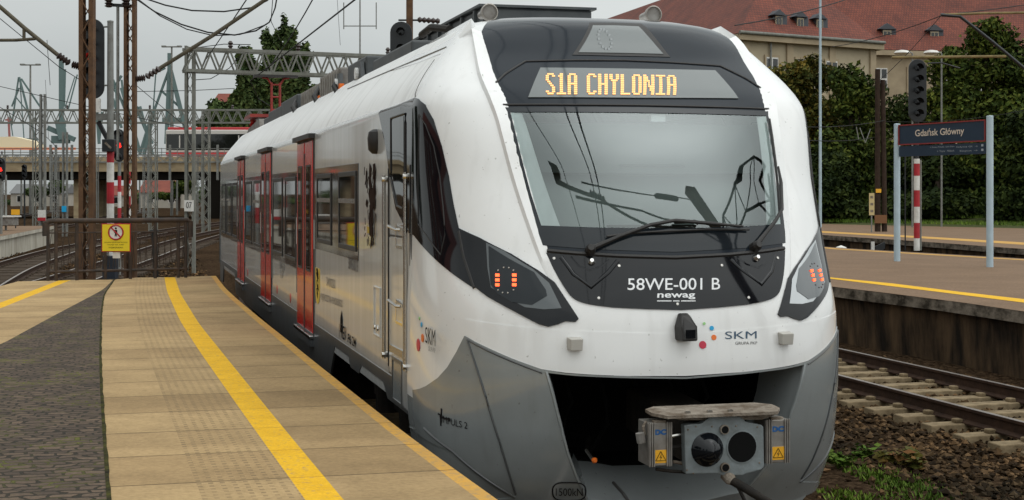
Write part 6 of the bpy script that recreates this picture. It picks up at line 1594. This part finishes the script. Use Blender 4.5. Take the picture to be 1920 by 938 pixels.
LM = {'dark': leafmat('dark leaves', (.013, .022, .007), (.022, .036, .010), (.045, .062, .016)), 'mid': leafmat('green leaves', (.020, .034, .009), (.042, .066, .014), (.100, .120, .028)),
      'yel': leafmat('turning leaves', (.030, .042, .010), (.070, .072, .017), (.15, .105, .022)), 'pop': leafmat('poplar leaves', (.034, .058, .024), (.056, .090, .036), (.095, .13, .052)), 'grass': leafmat('grass blades', (.045, .085, .014), (.075, .135, .020), (.12, .17, .035))}
bark = mat('bark', (.060, .045, .034), .9, c2=(.035, .026, .020), nscale=6, bump=.6)
def crown_mesh(blobs, n, leaf, seed, upward=.35):
    rnd = random.Random(seed); vs = []; fs = []; tot = sum(a[3] * a[4] * a[5] for a in blobs)
    for (cx, cy, cz, rx, ry, rz) in blobs:
        for _ in range(int(n * rx * ry * rz / tot)):
            while True:
                d_ = Vector((rnd.gauss(0, 1), rnd.gauss(0, 1), rnd.gauss(0, 1)))
                if d_.length > .01: break
            d_.normalize(); r_ = rnd.random() ** .42 * (1 + rnd.gauss(0, .05))
            c_ = Vector((cx + d_.x * rx * r_, cy + d_.y * ry * r_, cz + d_.z * rz * r_))
            nn = (d_ * .6 + Vector((rnd.gauss(0, .6), rnd.gauss(0, .6), rnd.gauss(0, .6) + upward))).normalized(); x, y, _z = frame(nn); a = rnd.random() * 6.28
            u = x * math.cos(a) + y * math.sin(a); v = nn.cross(u); s = leaf * rnd.uniform(.6, 1.35); i = len(vs)
            vs += [c_ - u * s, c_ + v * s * .55 + nn * s * .12, c_ + u * s, c_ - v * s * .55 + nn * s * .12]; fs.append((i, i + 1, i + 2, i + 3))
    me = bpy.data.meshes.new('crown'); me.from_pydata([tuple(p) for p in vs], [], fs); me.update(); return me
def tree(label, name, px, dd, blobs_px, n, leaf, lm, trunk_r=.25, zb=-.26, group='trees behind the right platforms', seed=1, flat=.8, sub_=5):
    """blobs_px: (px, py, rx px, ry px, depth shift m)"""
    c = at(px, HY, dd); rn = random.Random(seed); o = empty(name, (c.x, c.y, zb), rz=-YAW, label=label, cat='tree', group=group); bl_ = []; k = dd / F
    for bxp, byp, rx, ry, ds in blobs_px:
        X, Z, RXm, RZm = (bxp - px) * k, CAM.z + (HY - byp) * k - zb, rx * k, ry * k
        bl_.append((X, ds, Z, RXm * .8, RXm * flat, RZm * .8))
        for _ in range(sub_):
            a, e = rn.random() * 6.28, rn.uniform(-.6, 1.0)
            bl_.append((X + RXm * .72 * math.cos(a) * math.cos(e), ds + RXm * flat * .75 * math.sin(a) * math.cos(e), Z + RZm * .72 * math.sin(e), RXm * .42, RXm * .42, RZm * .36))
    me = crown_mesh(bl_, n, leaf, seed); link('crown', me, lm, o)
    ztop = max(b_[2] for b_ in bl_); tk = MB(); tk.path([(0, 0, 0), (.1, 0, ztop * .35), (-.05, .1, ztop * .65), (0, 0, ztop * .95)], [trunk_r * 1.25, trunk_r, trunk_r * .7, trunk_r * .2], 10)
    for b_ in bl_[::sub_ + 1]:
        z0 = max(ztop * .2, b_[2] * .6); tk.path([(0, 0, z0), (b_[0] * .5, b_[1] * .5, (z0 + b_[2]) / 2), (b_[0], b_[1], b_[2])], [trunk_r * .5, trunk_r * .35, trunk_r * .12], 6)
    tk.build('trunk', bark, o, smooth=SM); return o
tree('yellowing leafy tree rising beside the train nose', 'leafy_tree', 1490, 88, [(1480, 165, 55, 60, 0), (1530, 145, 50, 48, 1), (1452, 165, 40, 50, 0), (1465, 260, 70, 70, 0), (1545, 240, 60, 70, .5), (1500, 340, 80, 70, 0)], 22100, .155, LM['yel'], seed=2)
tree('low green tree filling the gap behind the wooden pole', 'leafy_tree', 1600, 84, [(1585, 150, 38, 40, 0), (1622, 175, 40, 45, 0), (1590, 190, 45, 45, 0), (1625, 230, 55, 60, .5), (1580, 290, 70, 60, -.5), (1640, 320, 70, 60, 0), (1600, 375, 85, 48, 0)], 20400, .155, LM['mid'], seed=3)
tree('dark tree behind the black signal', 'leafy_tree', 1700, 92, [(1690, 215, 50, 50, 0), (1730, 260, 60, 60, 0), (1680, 320, 70, 60, 0), (1745, 350, 75, 60, 0), (1700, 385, 90, 45, 0)], 19000, .16, LM['dark'], seed=4)
tree('big green tree towering at the right edge', 'leafy_tree', 1850, 80, [(1850, 78, 55, 48, 0), (1800, 130, 60, 55, .3), (1885, 125, 60, 60, 0), (1790, 210, 75, 70, 0), (1880, 220, 80, 75, -.5), (1930, 170, 70, 80, .5), (1830, 310, 95, 75, 0), (1920, 320, 80, 80, 0), (1850, 385, 110, 45, 0)], 40800, .155, LM['mid'], trunk_r=.35, seed=5)
tree('dark low tree at the right edge under the big green tree', 'leafy_tree', 1945, 74, [(1945, 260, 60, 70, 0), (1960, 340, 80, 80, 0), (1900, 385, 80, 45, 0)], 15300, .155, LM['dark'], seed=6)
tree('dark bushy tree right of the train at the grass edge', 'leafy_tree', 1540, 80, [(1530, 365, 70, 60, 0), (1600, 400, 60, 30, 0), (1480, 380, 60, 50, 0), (1560, 320, 60, 50, 1)], 15300, .155, LM['dark'], seed=7)
tree('dark bushy tree behind the station sign', 'leafy_tree', 1760, 78, [(1760, 385, 90, 42, 0), (1830, 395, 60, 32, 0), (1690, 395, 60, 32, 0), (1770, 330, 60, 45, 1)], 15300, .155, LM['dark'], seed=8)
PT_ = 'poplars behind the nearer gantry'
tree('left poplar, the shortest of the three', 'poplar_tree', 462, 165, [(459, 116, 16, 38, 0), (466, 160, 26, 52, 0), (458, 212, 30, 52, 0), (440, 225, 24, 30, 1)], 9500, .30, LM['pop'], .3, group=PT_, seed=11, sub_=7)
tree('middle poplar with a split pointed top', 'poplar_tree', 508, 172, [(500, 82, 12, 38, 0), (515, 95, 13, 40, 0), (508, 140, 26, 52, 0), (505, 190, 36, 58, 0), (505, 225, 38, 48, 0)], 12000, .30, LM['pop'], .3, group=PT_, seed=12, sub_=7)
tree('right poplar, the tallest of the three', 'poplar_tree', 545, 160, [(533, 48, 8, 30, 0), (541, 82, 18, 40, 0), (524, 75, 9, 30, 0), (588, 190, 14, 46, 0), (548, 130, 28, 50, 0), (552, 175, 38, 58, 0), (552, 220, 40, 48, 0), (570, 108, 15, 34, 0)], 14000, .30, LM['pop'], .35, group=PT_, seed=13, sub_=7)
tree('round green tree left of the poplars behind the tram', 'leafy_tree', 415, 185, [(412, 222, 34, 40, 0), (440, 228, 40, 42, 0), (390, 242, 26, 28, 0)], 9000, .30, LM['pop'], .3, group='trees beyond the viaduct', seed=14)
tree('low green bush under the viaduct right of the masts', 'leafy_tree', 335, 215, [(335, 350, 16, 20, 0), (352, 345, 20, 24, 0), (310, 368, 30, 8, 0)], 3000, .3, LM['mid'], .2, group='trees beyond the viaduct', seed=15)
tree('low green bush under the viaduct at the left', 'leafy_tree', 105, 230, [(105, 350, 16, 20, 0), (70, 360, 30, 12, 0)], 2000, .3, LM['pop'], .2, group='trees beyond the viaduct', seed=16)
# wood beyond the tree row, so that no empty horizon shows
def wood_(name, label, x0, x1, dd, ytop, n, lm, seed):
    rn = random.Random(seed); bl_ = []; k = dd / F
    for i in range(26):
        px = x0 + (x1 - x0) * i / 25; r_ = rn.uniform(26, 40) * k; p = at(px, ytop + rn.uniform(0, 40), dd + rn.uniform(-4, 4)); bl_.append((p.x, p.y, p.z * .5, r_, r_, p.z * .62))
    me = crown_mesh(bl_, n, .42, seed); o = link(name, me, lm); o['kind'] = 'stuff'; return o
wood_('far_wood', '', 1420, 2100, 112, 280, 9000, LM['dark'], 21)
wood_('far_wood', '', -200, 470, 320, 345, 7000, LM['pop'], 22)
wood_('far_wood', '', 440, 620, 150, 330, 3000, LM['pop'], 23)

# ---- grass, weeds and ballast stones
def blades(name, spots, n, h, lm, seed):
    rn = random.Random(seed); vs = []; fs = []
    for (cx, cy, rx, ry, z, w_) in spots:
        for _ in range(int(n * w_)):
            a, r_ = rn.random() * 6.28, rn.random() ** .6; x, y = cx + rx * r_ * math.cos(a), cy + ry * r_ * math.sin(a); hh = h * rn.uniform(.4, 1.2); t = rn.random() * 6.28; l = rn.uniform(.2, .8) * hh; i = len(vs); b_ = .012 * (1 + h * 2)
            vs += [(x - b_ * math.sin(t), y + b_ * math.cos(t), z), (x + b_ * math.sin(t), y - b_ * math.cos(t), z), (x + l * math.cos(t), y + l * math.sin(t), z + hh)]; fs.append((i, i + 1, i + 2))
    me = bpy.data.meshes.new(name); me.from_pydata(vs, [], fs); me.update(); o = link(name, me, lm); o['kind'] = 'stuff'; return o
gsp = []
for px, py, rx, ry, w_ in ((1590, 872, .15, .3, .3), (1640, 888, .28, .30, .9), (1680, 902, .33, .28, 1.1), (1705, 915, .35, .25, .8), (1585, 932, .22, .3, .7), (1660, 938, .5, .2, .5), (1620, 862, .25, .3, .2), (1740, 930, .35, .3, .4)):
    p = ground(px, py, -.26); gsp.append((p.x, p.y, rx, ry, -.26, w_))
blades('grass', gsp, 260, .045, LM['grass'], 31)
# bank of grass behind the far platform
gb = []
for i in range(60):
    y = 20 + i * 2.1; x = RX['b_back'][0](y); gb.append((x + 2.6, y, 2.4, 1.6, .80, 1)); gb.append((x + 7.0, y, 2.6, 1.6, 1.05, .8))
blades('grass', gb, 520, .20, LM['grass'], 32)
vs = []
for i in range(41):
    y = 10 + i * 4; x = RX['b_back'][0](y); vs += [(x, y, .70), (x + 1.5, y, .74), (x + 7, y, 1.05), (x + 26, y, 1.5)]
bk_ = MB().add(vs, [(i * 4 + j, i * 4 + j + 1, i * 4 + j + 5, i * 4 + j + 4) for i in range(40) for j in range(3)]).build('grass_bank', mat('grass soil', (.040, .055, .016), .9, c2=(.07, .07, .025), nscale=1.5, bump=.4)); tag(bk_, kind='structure')
weedm = [LM['grass'], leafmat('reddening leaves', (.06, .07, .02), (.10, .085, .02), (.16, .07, .03))]
def weed(label, px, py, h, n, lm, seed, leaf=.05):
    p = ground(px, py, -.26); o = empty('weed', p, label=label, cat='plant', group='weeds beside the track'); rn = random.Random(seed); st = MB(); vs = []; fs = []
    for _ in range(n):
        a = rn.random() * 6.28; l = h * rn.uniform(.3, .9); tip = Vector((l * math.cos(a), l * math.sin(a), h * rn.uniform(.5, 1.0))); st.path([(0, 0, 0), tip * .5 + Vector((0, 0, h * .12)), tip], .004, 4)
        for q in range(5):
            c_ = tip * rn.uniform(.45, 1.05) + Vector((rn.gauss(0, .02), rn.gauss(0, .02), rn.gauss(0, .02))); nn = Vector((rn.gauss(0, .5), rn.gauss(0, .5), 1)).normalized(); x, y, _ = frame(nn); s = leaf * rn.uniform(.6, 1.3); i = len(vs)
            vs += [c_ - x * s, c_ + y * s * .6, c_ + x * s, c_ - y * s * .6]; fs.append((i, i + 1, i + 2, i + 3))
    st.build('stem', LM['mid'], o); me = bpy.data.meshes.new('leaves'); me.from_pydata([tuple(v) for v in vs], [], fs); me.update(); link('leaves', me, lm, o)
weed('bright green weed tuft closest to the train nose', 1572, 880, .16, 16, weedm[0], 1, .045); weed('reddish leafed weed on the ballast right of the train', 1662, 872, .14, 12, weedm[1], 2, .05); weed('yellow-green bushy weed at the ballast edge', 1718, 884, .20, 18, weedm[1], 3, .06); weed('small yellow weed between the train and the ballast', 1622, 860, .12, 12, weedm[0], 4, .04)
def stones(name, poly_fn, n, seed, smin=.022, smax=.05):
    rn = random.Random(seed); vs = []; fs = []; mats = []
    oct_ = [(0, 0, 1), (1, 0, 0), (0, 1, 0), (-1, 0, 0), (0, -1, 0), (0, 0, -1)]; of = [(0, 1, 2), (0, 2, 3), (0, 3, 4), (0, 4, 1), (5, 2, 1), (5, 3, 2), (5, 4, 3), (5, 1, 4)]
    for _ in range(n):
        x, y, z = poly_fn(rn); s = rn.uniform(smin, smax); e = Vector((rn.uniform(.7, 1.4), rn.uniform(.7, 1.4), rn.uniform(.5, .9))); m = Matrix.Rotation(rn.random() * 6.28, 3, 'Z') @ Matrix.Rotation(rn.gauss(0, .5), 3, 'X'); i = len(vs)
        for q in oct_:
            v = m @ (Vector(q).normalized() * s * rn.uniform(.75, 1.2)); vs.append((x + v.x * e.x, y + v.y * e.y, z + v.z * e.z))
        fs += [tuple(k_ + i for k_ in f) for f in of]
    me = bpy.data.meshes.new(name); me.from_pydata(vs, [], fs); me.update()
    m = bpy.data.materials.get('ballast stones') or leafmat('ballast stones', (.016, .010, .006), (.040, .025, .015), (.14, .088, .055)); m.node_tree.nodes['Principled BSDF'].inputs['Roughness'].default_value = .9
    o = link(name, me, m); o['kind'] = 'stuff'; return o
def sp_right(rn):
    while True:
        y = 8.3 + 17 * rn.random() ** 1.5; x = rn.uniform(2.0, 8.1); 
        lim = ground(1560, 850, -.26)
        s_ = (x - 3.1) / 1.3 + (y - 9) * .10
        if x > 3.4 or rn.random() < .12: break
    hgt = -.235 if x > 4.7 else -.25
    return x, y, hgt + rn.uniform(-.02, .02)
stones('ballast_stones', sp_right, 17000, 41)
def sp_left(rn):
    y = 26.5 + 40 * rn.random() ** 1.4; return rn.uniform(-11, -1.2) + (y - 26) * .02, y, -.24 + rn.uniform(-.02, .04)
stones('ballast_stones', sp_left, 7000, 42, .03, .07)

# ---- what the train's glossy left side mirrors: a brick building and trees across the left tracks
brk = mat('dark red brick', (.135, .045, .030), .9, c2=(.095, .032, .022), nscale=1.2)
sb = empty('brick_building', (-34, 28, -.26), label='dark red brick railway building beyond the left tracks', cat='building')
MB().box((-6, 0, 4.2), (12, 34, 8.4)).build('wall', brk, sb); MB().prism([(.6, -17.6, 8.4), (-12.6, -17.6, 8.4), (-6, -17.6, 11.6)], (0, 35.2, 0)).build('roof', rr, sb)
for i in range(7):
    for z in (2.2, 5.8):
        f = MB().box((.03, -14.4 + 4.8 * i, z), (.10, 1.7, 2.1)).build('window', swht, sb); MB().box((.06, -14.4 + 4.8 * i, z), (.10, 1.4, 1.8)).build('pane', M['tint'], f)
tmesh = None
for k, (x, y, s_) in enumerate(((-27, 62, 1.0), (-31, 76, 1.2), (-26, 95, .9), (-30, 2, 1.1), (-33, -14, 1.0), (-28, -30, 1.2))):
    o = empty('leafy_tree', (x, y, -.26), rz=k * 1.3, label='leafy tree beyond the left tracks', cat='tree', group='trees beyond the left tracks'); o.scale = (s_, s_, s_)
    if tmesh is None: tmesh = crown_mesh([(0, 0, 7, 3.6, 3.6, 3.6), (1.6, 1, 5, 2.6, 2.6, 2.4), (-1.8, -1, 4.8, 2.6, 2.6, 2.4), (.4, -1.2, 9.4, 2.2, 2.2, 2.2)], 5000, .3, 51)
    link('crown', tmesh, LM['dark'] if not tmesh.materials else None, o); MB().path([(0, 0, 0), (.1, 0, 4), (0, 0, 9)], [.35, .25, .06], 8).build('trunk', bark, o)
# ------------------------------------------------------------------ parent offsets
for o in COL.objects:
    if o.parent and o.parent.get('worldkids'):
        o.matrix_parent_inverse = Matrix.Translation(o.parent.location).inverted()
for o in COL.objects:
    if 'worldkids' in o: del o['worldkids']
